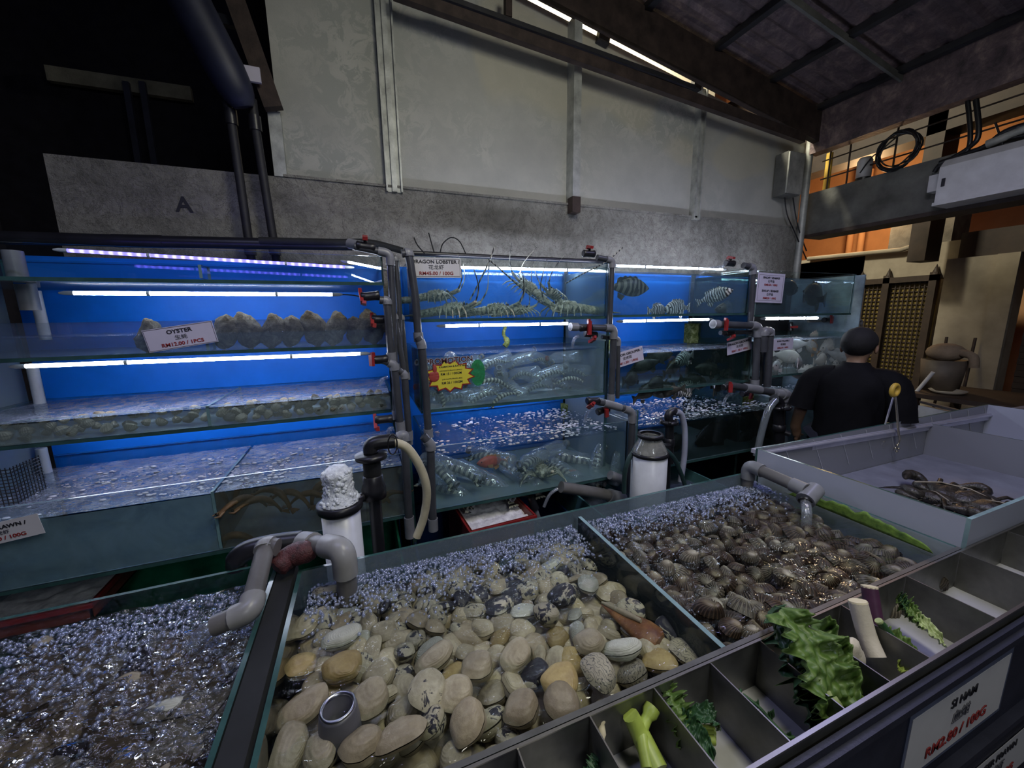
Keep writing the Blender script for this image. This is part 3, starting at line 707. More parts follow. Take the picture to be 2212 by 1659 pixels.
# plinth and sumps below the racks
def slab(name, a, b, mt, label, cat, group=None): return tag(MB().box(a, b).build(name, mt), label, cat, group)
for X0, X1, z in ((-1.66, .16, .64), (.30, 1.62, .635), (1.66, 3.2, .64), (3.23, 4.4, .64)):
    t = thing('rack_stand', 'dark steel stand under the bottom tank ' + {-1.66: 'of brown prawns', .30: 'of large bottles', 1.66: 'behind the black pump', 3.23: 'behind the person'}[X0], 'stand', (X0, 2.5, 0), 'rack stands')
    for x in (X0 + .03, X1 - .03):
        for y in (YB - .03,): MB().box((x - .02, y - .02, 0), (x + .02, y + .02, z)).build('leg', 'dsteel', t)
    MB().box((X0, YB - .05, z - .03), (X1, YB, z + .02 - (.0 if X0 != .3 else .0))).build('rail', 'dsteel', t)
def sump(label, X0, X1, Y0, Y1, Z1, mt, wm, wl):
    t = thing('sump_tank', label, 'tank', ((X0 + X1) / 2, (Y0 + Y1) / 2, 0), 'sump tanks on the floor')
    mb = MB(); e = .012
    for a_, b_ in (((X0, Y0, 0), (X1, Y0 + e, Z1)), ((X0, Y1 - e, 0), (X1, Y1, Z1)), ((X0, Y0 + e, 0), (X0 + e, Y1 - e, Z1)), ((X1 - e, Y0 + e, 0), (X1, Y1 - e, Z1))): mb.box(a_, b_)
    mb.build('walls', mt, t); MB().box((X0 + e, Y0 + e, .01), (X1 - e, Y1 - e, .03)).build('bottom', mt, t)
    if wm: water(wl, X0 + e + .002, X1 - e - .002, Y0 + e + .002, Y1 - e - .002, .05, Z1 - .08, wm, 'wtop', amp=.004, nx=30, ny=20)
sump('dark green lined sump under the prawn tank', -1.6, .12, 1.62, 2.7, .42, 'greenfl', None, '')
sump('dark blue sump below the large bottles', .2, 1.25, 1.62, 2.7, .40, 'bluedark', None, '')
sump('teal glass sump below the white froth column', 1.27, 2.3, 1.62, 2.7, .55, 'teal', 'wgreen', 'green-tinted water in the teal sump')
tag(MB().box((.22, 2.71, .0), (1.6, 2.74, .64)).build('blue_panel', 'bluedark'), 'dark blue panel standing behind the sump below the large bottles', 'panel')

# ------------------------------------------------------------------ pipes
def pipework(name, label, pts, r, mt='pvc', fit='fit', group='rack pipes', bend=None, fits=None, rf=None, Y=None, cat='pipe', ends=None, n=14):
    """a pipe run with a fitting at every bend (and at the points named in fits)"""
    pts = [P(*p, Y=Y) if len(p) == 2 else Vector(p) for p in pts]
    t = thing(name, label, cat, pts[0], group); bend = bend or r * 2.2; rf = rf or r * 1.25
    MB().tube(round_path(pts, bend), r, n).build('pipe', mt, t)
    for i in range(1, len(pts) - 1):
        a, b, c = pts[i - 1], pts[i], pts[i + 1]
        if fits is not None and i not in fits: continue
        d1 = (a - b).normalized(); d2 = (c - b).normalized(); k = min(bend * 1.5, (a - b).length * .49, (c - b).length * .49)
        path = round_path([b + d1 * k, b, b + d2 * k], bend)
        MB().tube(path, rf, n).build('elbow', fit, t)
    for e in ends or ():
        i, l_ = e; d = (pts[i] - pts[i - 1 if i else 1]).normalized()
        MB().tube([pts[i] - d * l_, pts[i]], rf, n).build('coupling', fit, t)
    return t
def valve(label, p, ax, hd, r=.022, hl=.055, group='red-handled valves', hm='red'):
    p, ax, hd = Vector(p), Vector(ax).normalized(), Vector(hd).normalized()
    t = thing('ball_valve', label, 'valve', p, group)
    bv = MB().tube([p - ax * .045, p - ax * .04, p - ax * .02, p + ax * .02, p + ax * .04, p + ax * .045], [r, r * 1.3, r * 1.15, r * 1.15, r * 1.3, r], 12).build('body', 'black', t)
    q = p + hd * r * 1.5
    MB().tube([p + hd * r, q + hd * .012], r * .45, 8).build('spindle', 'black', bv)
    s_ = ax.cross(hd).normalized() if abs(ax.dot(hd)) < .9 else ax.orthogonal()
    h = q + hd * .015
    MB().bar(h - s_ * hl * .7, h + s_ * hl * .7, .024, .016, up=hd).bar(h - s_ * hl * .7, h - s_ * hl * .75 - hd * .018, .022, .016, up=ax).build('handle', hm, t)
    return t
YP = 2.14
pipework('rack_pipe', 'outer grey pipe dropping from the top left elbow between the racks', [(765, 532), (843, 548), (849, 690), (856, 905)], .018, Y=YP, fits=[1], ends=((3, .05),))
pipework('rack_pipe', 'grey pipe with an elbow beside the oyster tank valve', [(820, 648), (836, 650), (846, 782)], .020, Y=2.10, ends=((2, .05),))
pipework('rack_pipe', 'grey pipe below the oyster lamp with a rounded elbow', [(828, 778), (851, 788), (866, 932), (869, 940)], .020, Y=2.09, fits=[1], ends=((2, .055),))
pipework('rack_pipe', 'long grey pipe falling to the front tank behind the black hose', [(846, 952), (873, 938), (880, 1060), (886, 1160)], .021, Y=2.02, fits=[1], ends=((3, .12),), rf=.027)
pipework('rack_pipe', 'inner grey pipe beside the left rack support', [(848, 556), (855, 560), (862, 660), (866, 800), (872, 820)], .014, Y=2.17, fits=[1], ends=((3, .04),))
pipework('rack_pipe', 'middle grey pipe starting beside the last oyster', [(842, 676), (852, 684), (872, 800), (884, 960)], .017, Y=2.16, fits=[1], ends=((3, .05),))
pipework('rack_pipe', 'short grey pipe with a double elbow below the first valve', [(862, 800), (874, 810), (884, 950)], .018, Y=2.12, ends=((2, .05),))
pipework('rack_pipe', 'thin grey pipe tight against the rack support', [(860, 680), (868, 686), (880, 820)], .013, Y=2.19, ends=((2, .04),))
pipework('rack_pipe', 'tall grey riser at the left edge of the lobster tank', [(868, 548), (883, 546), (897, 640), (905, 738)], .021, Y=2.15, fits=[1], ends=((3, .05),))
pipework('rack_pipe', 'grey riser at the left edge of the bottle tank', [(902, 728), (911, 744), (920, 850), (926, 945)], .021, Y=2.12, fits=[1], ends=((3, .05),))
pipework('rack_pipe', 'grey riser at the left edge of the large-bottle tank', [(914, 942), (930, 960), (932, 1050), (936, 1145)], .022, Y=2.0, fits=[1], ends=((3, .07),))
pipework('rack_pipe', 'grey downpipe between the lobster and grouper tanks', [(1290, 556), (1322, 563), (1319, 640), (1317, 706)], .018, Y=2.15, fits=[1], bend=.03)
pipework('rack_pipe', 'horizontal grey valve pipe curving down between the bottle and grouper tanks', [(1232, 706), (1326, 709), (1323, 790), (1320, 858), (1320, 872)], .021, Y=2.12, fits=[1, 3], ends=((0, .05),))
pipework('rack_pipe', 'thin grey pipe behind the bottle tank downpipe', [(1300, 728), (1336, 732), (1334, 860)], .014, Y=2.17, fits=[1])
pipework('rack_pipe', 'sloping grey pipe turning down beside the white froth column', [(1284, 866), (1322, 875), (1366, 889), (1362, 980), (1356, 1062)], .021, Y=2.0, fits=[1, 2], bend=.05)
pipework('rack_pipe', 'grey downpipe between the grouper and seabass tanks', [(1606, 573), (1627, 578), (1624, 640), (1621, 700)], .022, Y=2.15, fits=[1], bend=.035)
pipework('rack_pipe', 'grey valve pipe curving down at the end of the packed grouper tank', [(1540, 700), (1638, 704), (1634, 780), (1629, 842)], .026, Y=2.11, fits=[1], ends=((0, .05), (3, .08)))
pipework('rack_pipe', 'thin horizontal grey pipe under the grouper valve', [(1556, 719), (1630, 717), (1650, 720), (1645, 830)], .017, Y=2.16, fits=[1, 2])
pipework('rack_pipe', 'inverted grey bend standing in front of the tilapia tank', [(1648, 760), (1651, 716), (1663, 716), (1657, 835)], .028, Y=2.08, fits=[1, 2], bend=.05)
pipework('rack_pipe', 'sloping grey pipe turning down over the dark bottom tank', [(1572, 832), (1625, 840), (1682, 850), (1680, 905)], .027, Y=2.0, fits=[1, 2], bend=.055)
pipework('rack_pipe', 'short pale elbow hooked beside the person', [(1674, 850), (1697, 852), (1697, 880)], .036, Y=1.99, mt='fit')
pipework('rack_pipe', 'small grey pipe with elbow high over the tilapia', [(1745, 694), (1860, 692), (1862, 720)], .012, Y=2.45, fits=[1], mt='pvcmid')
pipework('rack_pipe', 'top grey pipe run along the back of the left rack', [(-40, 512), (300, 521), (760, 530)], .032, Y=2.75, mt='black', fits=[1], rf=.034, fit='black')
pipework('rack_pipe', 'black corrugated hose arching over the end of the left rack', [(560, 520), (740, 524), (800, 522), (870, 542)], .02, Y=2.6, mt='rubber', fits=[], bend=.12)
pipework('rack_pipe', 'dark pipe run along the top edge of the lobster tank', [(878, 546), (1100, 557), (1320, 566)], .016, Y=2.7, mt='black', fits=[])
for u, v, l_, hd, ax, y, lab in ((800, 640, .06, (-1, 0, 0), (1, 0, .1), 2.10, 'red-handled valve beside the oyster lamp cord'), (818, 777, .05, (-.8, -.6, 0), (1, 0, 0), 2.09, 'red-handled valve below the oyster tank'),
        (829, 906, .055, (-1, 0, -.2), (1, 0, 0), 2.1, 'red-handled valve just under the cockle tank'), (790, 533, .04, (0, -.4, 1), (1, 0, -.1), YP, 'small red-handled valve on top of the left rack'),
        (822, 690, .05, (-1, -.2, 0), (1, 0, 0), 2.16, 'red-handled valve half hidden behind the last oyster'),
        (1265, 708, .075, (0, -1, 0), (1, 0, 0), 2.12, 'red-handled valve over the bubbling bottle tank'), (1276, 722, .05, (0, -.5, -1), (1, 0, -.2), 2.15, 'red-handled valve tucked below the bottle tank valve'),
        (1281, 866, .05, (-.7, -.4, -.6), (1, 0, -.1), 2.0, 'red-handled valve just under the bottle tank'), (1302, 886, .05, (0, -1, -.2), (1, 0, .2), 2.04, 'red-handled valve over the choppy bottom tank'),
        (1558, 702, .07, (0, -1, 0), (1, 0, 0), 2.11, 'red-handled valve over the packed groupers'), (1575, 720, .05, (0, -.5, -1), (1, 0, 0), 2.16, 'red-handled valve below the packed grouper valve'),
        (1572, 836, .055, (-.5, -1, 0), (1, 0, 0), 2.0, 'red-handled valve just under the packed grouper tank'), (1612, 850, .05, (0, -1, -.2), (1, 0, 0), 2.1, 'red-handled valve over the yellow-green growth'),
        (1272, 548, .045, (0, -.3, 1), (1, 0, 0), 2.3, 'red-handled valve on top of the lobster tank'), (1576, 569, .045, (0, -.3, 1), (1, 0, 0), 2.25, 'red-handled valve on top of the striped grouper tank'),
        (1786, 691, .06, (0, -1, 0), (1, 0, 0), 2.4, 'red-handled valve high over the tilapia'), (1708, 706, .055, (0, -1, 0), (0, .2, 1), 2.6, 'red-handled valve on the dark pipe behind the tilapia')):
    valve(lab, P(u, v, Y=y), ax, hd, .019, l_ * .8)
t = thing('pipe_coupling', 'pale grey coupling on the pipe along the top of the left rack', 'pipe fitting', P(768, 529, Y=YP), 'pipe fittings')
MB().tube([P(754, 526, Y=2.2), P(782, 531, Y=2.15)], .024, 14).build('sleeve', 'fit', t)
# algae-grown filter boxes at the backs of the tanks
M['algae'] = None
t = NT('algae_growth'); co = t.coord()
c = t.ramp(t.noise(co, 24, 6, .75, .6), ((.3, (.02, .03, .015)), (.48, (.16, .20, .05)), (.62, (.38, .40, .18)), (.8, (.55, .56, .42))))
t.bsdf(c, .8, 0, .2, t.bump(t.noise(co, 60, 5), .8, .01)); M['algae'] = t.m
for u0, u1, v0, v1, y, d, lab in ((1287, 1326, 722, 775, 2.45, .2, 'algae-covered box in the back corner of the bottle tank'), (1222, 1310, 866, 905, 2.72, .07, 'algae-streaked panel behind the choppy bottom tank'),
        (1500, 1620, 696, 742, 2.68, .1, 'bright green growth behind the packed grouper tank'), (1515, 1560, 852, 880, 2.7, .06, 'yellow-green panel behind the dark bottom tank'), (1590, 1650, 852, 885, 2.35, .15, 'yellow-green growth by the last bottom tank valve')):
    a, b = P(u0, v1, Y=y), P(u1, v0, Y=y)
    mb = MB().sheet(lambda i, j: (a.x + (b.x - a.x) * i, y + d * .5 - math.sqrt(max(0, 1 - (2 * abs(i - .5)) ** 4)) * d * .5 + .012 * nz((i * 6, j * 6, u0)), a.z + (b.z - a.z) * j), 18, 10, thick=(0, d, 0))
    tag(mb.build('algae_box', 'algae'), lab, 'filter box', 'algae-grown boxes')
# white standpipes and mesh basket at the left end
for u0, v0, u1, v1, lab in ((75, 628, 92, 700, 'white standpipe at the left end above the oysters'), (70, 795, 84, 860, 'white standpipe at the left end above the cockles'), (88, 968, 98, 1010, 'white standpipe at the left end of the prawn tank')):
    tag(MB().tube([P(u0, v0, Y=2.72), P(u1, v1, Y=2.72) - Vector((0, 0, .08))], .022, 12).build('standpipe', 'white'), lab, 'pipe', 'white standpipes')
for u, v, lab in ((32, 568, 'white overflow pipe in the left end of the top tank'), (60, 640, 'short white pipe stub above the left end of the oyster tank')):
    p = P(u, v, Y=2.35); tag(MB().tube([p + Vector((0, 0, .05)), p - Vector((0, 0, .06))], .032, 14).build('overflow_pipe', 'fit'), lab, 'pipe', 'white overflow pipes')
a = P(8, 1000, Y=2.35); mb = MB()
for k in range(13):
    z = 1.0 + .015 * k
    mb.tube([(a.x - .14, 2.28, z - .06), (a.x + .06, 2.28, z - .06), (a.x + .06, 2.45, z - .06)], .0022, 5)
for k in range(14): x = a.x - .14 + .0154 * k; mb.tube([(x, 2.28, .94), (x, 2.28, 1.13)], .0022, 5)
for k in range(10): y = 2.28 + .018 * k; mb.tube([(a.x + .06, y, .94), (a.x + .06, y, 1.13)], .0022, 5)
tag(mb.build('mesh_basket', 'black'), 'black mesh basket hanging at the left end of the prawn tank', 'basket')

# ------------------------------------------------------------------ pumps, foam columns, baskets behind the front tanks
yk = 1.62
c0 = P(738, 1120, Y=yk); rr = (P(780, 1120, Y=yk) - P(696, 1120, Y=yk)).length / 2
zt, zb = P(738, 1088, Y=yk).z, .0
r = thing('foam_fractionator', 'white foam fractionator overflowing with froth beside the black pump', 'filter', (c0.x, yk, 0))
MB().lathe([(0, zb), (rr, zb), (rr, zt), (rr * .97, zt), (rr * .97, zt - .02)], (c0.x, yk, 0), 28).build('cylinder', 'white', r)
MB().lathe([(rr * 1.02, zt - .03), (rr * 1.16, zt - .02), (rr * 1.2, zt + .01), (rr * 1.02, zt + .012)], (c0.x, yk, 0), 28).build('collar', 'black', r)
mb = MB(); zf = P(738, 1008, Y=yk).z
mb.lathe([(rr * 1.0, zt + .012), (rr * .78, zt + .05), (rr * .68, zt + .09), (rr * .78, zt + .13), (rr * .76, zf - .02), (rr * .5, zf), (0, zf + .006)], (c0.x, yk, 0), 36)
for v in mb.v: v += Vector((nz(v * 60), nz(v * 60 + Vector((5, 0, 0))), 0)) * .009
for k in range(260):
    h = R.random(); a_ = R.uniform(0, 6.28); q = rr * (.98 - .3 * min(1, h * 3))
    mb.ball((c0.x + q * math.cos(a_), yk + q * math.sin(a_), zt + .015 + h * (zf - zt - .03)), R.uniform(.004, .011), 6, 4)
tag(mb.build('froth', 'froth', r), kind='stuff')
x, y = P(808, 1060, Y=1.66).x, 1.66
def zat(v, u=808): return P(u, v, Y=1.66).z
r = thing('pump_pipe', 'black pump standpipe with a bent top beside the frothing column', 'pump', (x, y, .3))
MB().tube([(x, y, .3), (x, y, zat(962))], .026, 14).build('pipe', 'black', r)
MB().lathe([(.03, -.05), (.05, -.045), (.05, 0), (.042, .02), (.042, .05), (.03, .06)], (x, y, zat(1052)), 18).build('union', 'black', r)
MB().lathe([(.03, -.012), (.064, -.01), (.066, .008), (.03, .012)], (x, y, zat(984)), 20).build('flange', 'black', r)
MB().lathe([(.03, -.04), (.036, -.035), (.036, .035), (.03, .04)], (x, y, zat(1015)), 18).build('coupling', 'rubber', r)
MB().tube(round_path([(x, y, zat(975)), (x, y, zat(956)), P(852, 952, Y=1.66)], .05), .031, 14).build('elbow', 'black', r)
MB().tube([(x - .02, y, zat(1066)), (c0.x + .05, yk, zat(1066))], .02, 10).build('branch', 'black', r)
tag(MB().tube(smooth_path([P(u, v, Y=1.66) for u, v in ((850, 955), (880, 968), (908, 1010), (922, 1060), (916, 1115), (900, 1160))], 6), .019, 12).build('hose', 'hosey'), 'yellowed hose curving down from the black pump elbow', 'hose', 'hoses')
t_ = [P(848 + 10 * math.cos(a_ * .5), 960 + 22 * math.sin(a_ * .5), Y=1.63) for a_ in range(14)]
tag(MB().tube(t_, .003, 6).build('cable_tie', 'black'), 'black wire loop tied round the yellowed hose', 'tie')

y = 1.74
c0 = P(1402, 1000, Y=y); rr = (P(1434, 1010, Y=y) - P(1371, 1010, Y=y)).length / 2 * .93
def z2(v): return P(1402, v, Y=y).z
r = thing('foam_fractionator', 'white foam fractionator with a clear neck cup and black rings', 'filter', (c0.x, y, 0))
MB().lathe([(0, 0), (rr, 0), (rr, z2(978)), (rr * .9, z2(976))], (c0.x, y, 0), 30).build('cylinder', 'white', r)
MB().lathe([(rr * 1.0, z2(978)), (rr * .92, z2(968)), (rr * .62, z2(948)), (rr * .60, z2(943)), (rr * .58, z2(948)), (rr * .88, z2(968))], (c0.x, y, 0), 30).build('neck_cup', sheer('cup_plastic', (.8, .82, .82), .08, .05, murk=.55, murkcol=(.5, .5, .46), spots=14), r)
MB().lathe([(rr * 1.0, -.012), (rr * 1.06, -.008), (rr * 1.06, .008), (rr * .98, .012)], (c0.x, y, z2(978)), 30).build('lower_ring', 'black', r)
MB().lathe([(rr * .56, -.012), (rr * .72, -.01), (rr * .74, .006), (rr * .7, .012), (rr * .56, .012)], (c0.x, y, z2(941)), 30).build('upper_ring', 'black', r)
for q, lab in ((((1388, 955), (1362, 985), (1350, 1020), (1348, 1065)), 'dark green tube arching down left of the ringed column'), (((1418, 957), (1452, 985), (1468, 1015), (1480, 1050)), 'dark green tube arching down right of the ringed column')):
    tag(MB().tube(smooth_path([P(u, v, Y=1.78) for u, v in q], 6), .014, 10).build('air_hose', 'hoseg'), lab, 'hose', 'hoses')
tag(MB().tube([P(1441, 960, Y=1.84), P(1438, 1080, Y=1.84)], .026, 12).build('standpipe', 'black'), 'black upright pipe right behind the ringed column', 'pipe')
def pump2(label, u, va, vf, vb, y, s=1.0):
    a = P(u, vf, Y=y); r = thing('pump_pipe', label, 'pump', a)
    MB().lathe([(.028 * s, -.05), (.034 * s, -.045), (.034 * s, 0), (.022 * s, .01)], P(u, vb - 12, Y=y), 16).build('union', 'black', r)
    MB().tube([P(u, vb + 40, Y=y), P(u, vf, Y=y)], .028 * s, 12).build('pipe', 'black', r)
    mb = MB().lathe([(.03 * s, -.012), (.058 * s, -.01), (.058 * s, .01), (.03 * s, .012)], a, 16)
    for k in range(6): mb.ball(a + Vector((.055 * s * math.cos(k), .055 * s * math.sin(k), .008)), .011 * s, 6, 4)
    mb.build('flange', 'black', r); return r
r = pump2('black flanged pump outlet with a hooked hose in front of the dark tank', 1446, 890, 912, 960, 1.9)
MB().tube(smooth_path([P(u, v, Y=1.9) for u, v in ((1446, 912), (1444, 898), (1452, 889), (1464, 890))], 5), .027, 12).build('elbow', 'black', r)
tag(MB().tube(smooth_path([P(u, v, Y=1.88) for u, v in ((1462, 889), (1472, 897), (1479, 930), (1478, 985), (1470, 1040))], 6), .019, 12).build('hose', 'hosec'), 'pale grey hose hooked down from the flanged pump', 'hose', 'hoses')
r = pump2('black pump fittings beside the person with a drooping clear hose', 1683, 862, 880, 930, 1.9, 1.3)
MB().tube(smooth_path([P(u, v, Y=1.9) for u, v in ((1683, 885), (1682, 868), (1672, 862))], 5), .036, 12).build('elbow', 'black', r)
MB().tube([P(1683, 930, Y=1.9), P(1706, 938, Y=1.85)], .02, 10).build('side_valve', 'black', r)
tag(MB().tube(smooth_path([P(u, v, Y=1.88) for u, v in ((1676, 864), (1660, 885), (1646, 930), (1634, 985))], 6), .024, 12).build('hose', sheer('clear_hose', (.7, .75, .75), .1, .05, murk=.4, murkcol=(.3, .34, .36))), 'clear grey hose drooping from the pump fittings beside the person', 'hose', 'hoses')
# sump pipes glimpsed below the large-bottle tank
pipework('sump_pipe', 'thick grey pipe lying over the sump below the large bottles', [(1212, 1052), (1300, 1066), (1345, 1078)], .035, Y=1.95, fits=[], ends=((2, .12),), group='sump pipes', mt='pvcmid')
pipework('sump_pipe', 'short pale pipe stub under the right end of the large-bottle tank', [(1318, 1026), (1345, 1036)], .03, Y=2.0, fits=[], mt='fit', group='sump pipes')
p = P(1146, 1085, Y=2.1)
r = thing('sump_lamp', 'small black pump with a cable at the red basket', 'pump', p)
MB().tube([p + Vector((-.0, 0, .04)), p - Vector((-.03, 0, .05))], [.022, .03], 12).build('body', 'black', r)
MB().tube([p - Vector((-.03, 0, .05)), p - Vector((-.06, 0, .14))], .018, 10).build('nozzle', 'fit', r)
MB().tube(smooth_path([p + Vector((0, 0, .03)), p + Vector((-.07, 0, .06)), p + Vector((-.12, .1, .0)), p + Vector((-.03, .05, -.12))], 5), .005, 6).build('cable', 'black', r)
# red baskets of shells
def basket(label, cx, cy, z, w, d, h, rot=0):
    r = thing('basket', label, 'basket', (cx, cy, z), 'red-rimmed baskets')
    r.rotation_euler = (0, 0, rot)
    def L(mb, n_, mt): o = mb.build(n_, mt); o.parent = r; return o
    mb = MB()
    for a_, b_ in (((-w / 2, -d / 2, 0), (w / 2, -d / 2 + .008, h)), ((-w / 2, d / 2 - .008, 0), (w / 2, d / 2, h)), ((-w / 2, -d / 2, 0), (-w / 2 + .008, d / 2, h)), ((w / 2 - .008, -d / 2, 0), (w / 2, d / 2, h)), ((-w / 2, -d / 2, 0), (w / 2, d / 2, .008))): mb.box(a_, b_)
    L(mb, 'basket_body', plain('dull_red_plastic', (.20, .04, .03), .5))
    mb = MB()
    for a_, b_ in (((-w / 2 - .012, -d / 2 - .012, h - .02), (w / 2 + .012, -d / 2 + .004, h)), ((-w / 2 - .012, d / 2 - .004, h - .02), (w / 2 + .012, d / 2 + .012, h)), ((-w / 2 - .012, -d / 2, h - .02), (-w / 2 + .004, d / 2, h)), ((w / 2 - .004, -d / 2, h - .02), (w / 2 + .012, d / 2, h))): mb.box(a_, b_)
    L(mb, 'rim', 'red')
    mb = MB().sheet(lambda i, j: (-w / 2 + .01 + (w - .02) * i, -d / 2 + .01 + (d - .02) * j, h - .035 + .02 * nz((i * 9 + cx * 5, j * 9, 1)) + .012 * nz((i * 23, j * 23, 3))), 40, 30)
    o = L(mb, 'crushed_ice', plain('crushed_ice', (.88, .84, .90), .5, var=.25, vs=30, bs=.8)); o['kind'] = 'stuff'
q = P(1070, 1100, Y=2.12)
basket('red-rimmed basket of crushed ice under the large-bottle tank', q.x - .02, 2.2, .03, .40, .5, q.z - .03, .06)
a, b = P(262, 1237, Z=.5), P(215, 1290, Z=.5)
basket('red-rimmed basket of crushed ice under the prawn tank at the left', (a.x + b.x) / 2 - .36, a.y + .03, .42, .70, .52, .085)

M['fleck'] = plain('white_glint', (.78, .80, .92), .25, var=.1)  # white flecks stand in for lamp glints on the rippled rack water
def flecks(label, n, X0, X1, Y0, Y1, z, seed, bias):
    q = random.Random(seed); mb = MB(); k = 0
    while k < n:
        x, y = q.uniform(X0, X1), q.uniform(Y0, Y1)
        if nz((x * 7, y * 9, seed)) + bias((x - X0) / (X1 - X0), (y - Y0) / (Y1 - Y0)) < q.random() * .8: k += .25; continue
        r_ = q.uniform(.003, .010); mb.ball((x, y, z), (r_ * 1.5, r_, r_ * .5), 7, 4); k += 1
    return tag(mb.build('glint_flecks', 'fleck'), label, 'foam', 'glints on the rack tanks', 'stuff')
flecks('white glint flecks on the choppy water over the large bottles', 700, .33, 1.58, 2.07, 2.77, .99, 3, lambda a, b: .15 + .5 * a)
flecks('white glint flecks on the dark bottom tank behind the pump', 900, 1.69, 3.15, 2.07, 2.7, .99, 4, lambda a, b: .5)
flecks('white glint flecks on the water behind the person', 400, 3.26, 4.35, 2.07, 2.7, .99, 5, lambda a, b: .6)
flecks('white glint flecks on the bottom left tank of prawns', 450, -1.6, .1, 2.08, 2.6, .967, 6, lambda a, b: .1 + .2 * a)
# ------------------------------------------------------------------ creatures in the racks
def attach(o, parent):
    o.parent = parent; o.matrix_parent_inverse = Matrix.LocRotScale(parent.location, parent.rotation_euler, parent.scale).inverted(); return o
t = NT('mottled_lobster'); co = t.coord(True)
c = t.ramp(t.noise(co, 46, 4, .7, .8), ((.36, (.03, .035, .03)), (.42, (.28, .28, .19)), (.52, (.50, .48, .35)), (.66, (.75, .71, .56))))
t.bsdf(c, .4, 0, .5, t.bump(t.noise(co, 160, 3), .5, .004)); M['lob'] = t.m
def striped(name, c1, c2, scale, dist=1.2, axis='X', rough=.35, rand=True, lo=.42, hi=.58):
    t = NT(name); co = t.coord(rand)
    w = t.n('ShaderNodeTexWave', bands_direction=axis); w.inputs['Scale'].default_value = scale; w.inputs['Distortion'].default_value = dist; w.inputs['Detail'].default_value = 2
    t.l(co, w.inputs[0]); t.bsdf(t.ramp(w.outputs['Fac'], ((lo, c1), (hi, c2))), rough); return t.m
M['ant'] = striped('banded_antenna', (.02, .02, .02), (.42, .40, .32), 14, 0, 'X')
M['prw'] = striped('banded_prawn', (.035, .035, .03), (.62, .60, .46), 13, .8, 'X')
M['grp'] = striped('striped_grouper', (.018, .02, .02), (.20, .20, .17), 9, 5, 'X', .45)
M['grpl'] = striped('pale_striped_grouper', (.05, .055, .06), (.62, .63, .60), 14, 7, 'X', .45)
M['grpd'] = plain('dark_grouper', (.05, .05, .042), .45, var=.9, vs=22, rand=True)
M['til'] = plain('grey_tilapia', (.46, .43, .44), .4, var=.4, vs=9, rand=True)
M['tilw'] = plain('pale_tilapia', (.78, .70, .64), .4, var=.2, vs=9, rand=True)
M['tilo'] = plain('orange_fin', (.58, .28, .10), .5, var=.3)
M['bass'] = plain('dark_seabass', (.018, .02, .02), .4, var=.5, vs=6, rand=True)
M['brown'] = plain('brown_prawn', (.15, .085, .035), .5, var=.6, vs=14, rand=True)
M['eye'] = plain('black_eye', (.01, .01, .01), .15, var=0)
M['redf'] = plain('red_shellfish', (.50, .10, .06), .4, var=.4, vs=20, rand=True)

def make_lobster():
    t = thing('spiny_lobster', 'lobster', 'lobster')
    mb = MB()
    mb.loft([((.15, 0, .045), (0, .012, 0), (0, 0, .01)), ((.14, 0, .047), (0, .026, 0), (0, 0, .022)), ((.11, 0, .05), (0, .036, 0), (0, 0, .034)), ((.06, 0, .05), (0, .043, 0), (0, 0, .04)), ((.01, 0, .048), (0, .041, 0), (0, 0, .038)), ((0, 0, .046), (0, .034, 0), (0, 0, .03))], 16)
    for k in range(34):
        a, x = R.uniform(.5, 2.64), R.uniform(.02, .13)
        p = Vector((x, .041 * math.cos(a), .05 + .037 * math.sin(a))); d = Vector((.5, math.cos(a), math.sin(a))).normalized()
        mb.lathe([(.005, -.003), (0, .013)], p, 5, ax=d)
    cp = mb.build('carapace', 'lob', t)
    mb = MB()
    for k in range(6):
        x = -.005 - .03 * k; w = .038 - .003 * k; dz = .044 - .004 * k
        mb.loft([((x, 0, dz), (0, w * .8, 0), (0, 0, .024)), ((x - .006, 0, dz), (0, w, 0), (0, 0, .029 - .001 * k)), ((x - .026, 0, dz - .003), (0, w * .97, 0), (0, 0, .028 - .001 * k)), ((x - .033, 0, dz - .004), (0, w * .78, 0), (0, 0, .02))], 14)
    mb.build('abdomen', 'lob', t)
    mb = MB()
    for a in (-.75, -.35, 0, .35, .75):
        mb.loft([((-.18, .012 * a, .022), (0, .008, 0), (0, 0, .004)), ((-.215, .05 * a, .018), (0, .018, 0), (0, 0, .003)), ((-.25, .085 * a, .012), (0, .015, 0), (0, 0, .002))], 8)
    mb.build('tail_fan', 'lob', t)
    for s in (1, -1):
        ab = MB().tube(smooth_path([(.14, .018 * s, .055), (.19, .035 * s, .075), (.22, .045 * s, .09)], 4), [.012] * 4 + [.011] * 4 + [.008], 8).build('antenna_base', 'lob', t)
        MB().tube(smooth_path([(.215, .044 * s, .087), (.25, .085 * s, .17), (.235, .15 * s, .30)], 8), [.0055 - .0042 * i / 16 for i in range(17)], 6).build('antenna', 'ant', ab)
        MB().ball((.138, .024 * s, .078), .008, 8, 6).build('eye', 'eye', cp)
        for k in range(5):
            x = .12 - .027 * k; o = .06 - .012 * k
            MB().tube([(x, .03 * s, .03), (x + o * .5, .085 * s, .058), (x + o, .12 * s, .03), (x + o * 1.2, .135 * s, -.002)], [.007, .006, .0045, .002], 6).build('leg', 'lob', t)
    return t
lob = make_lobster()
E1 = lambda rz, rx=0, ry=0: (rx, ry, math.radians(rz))
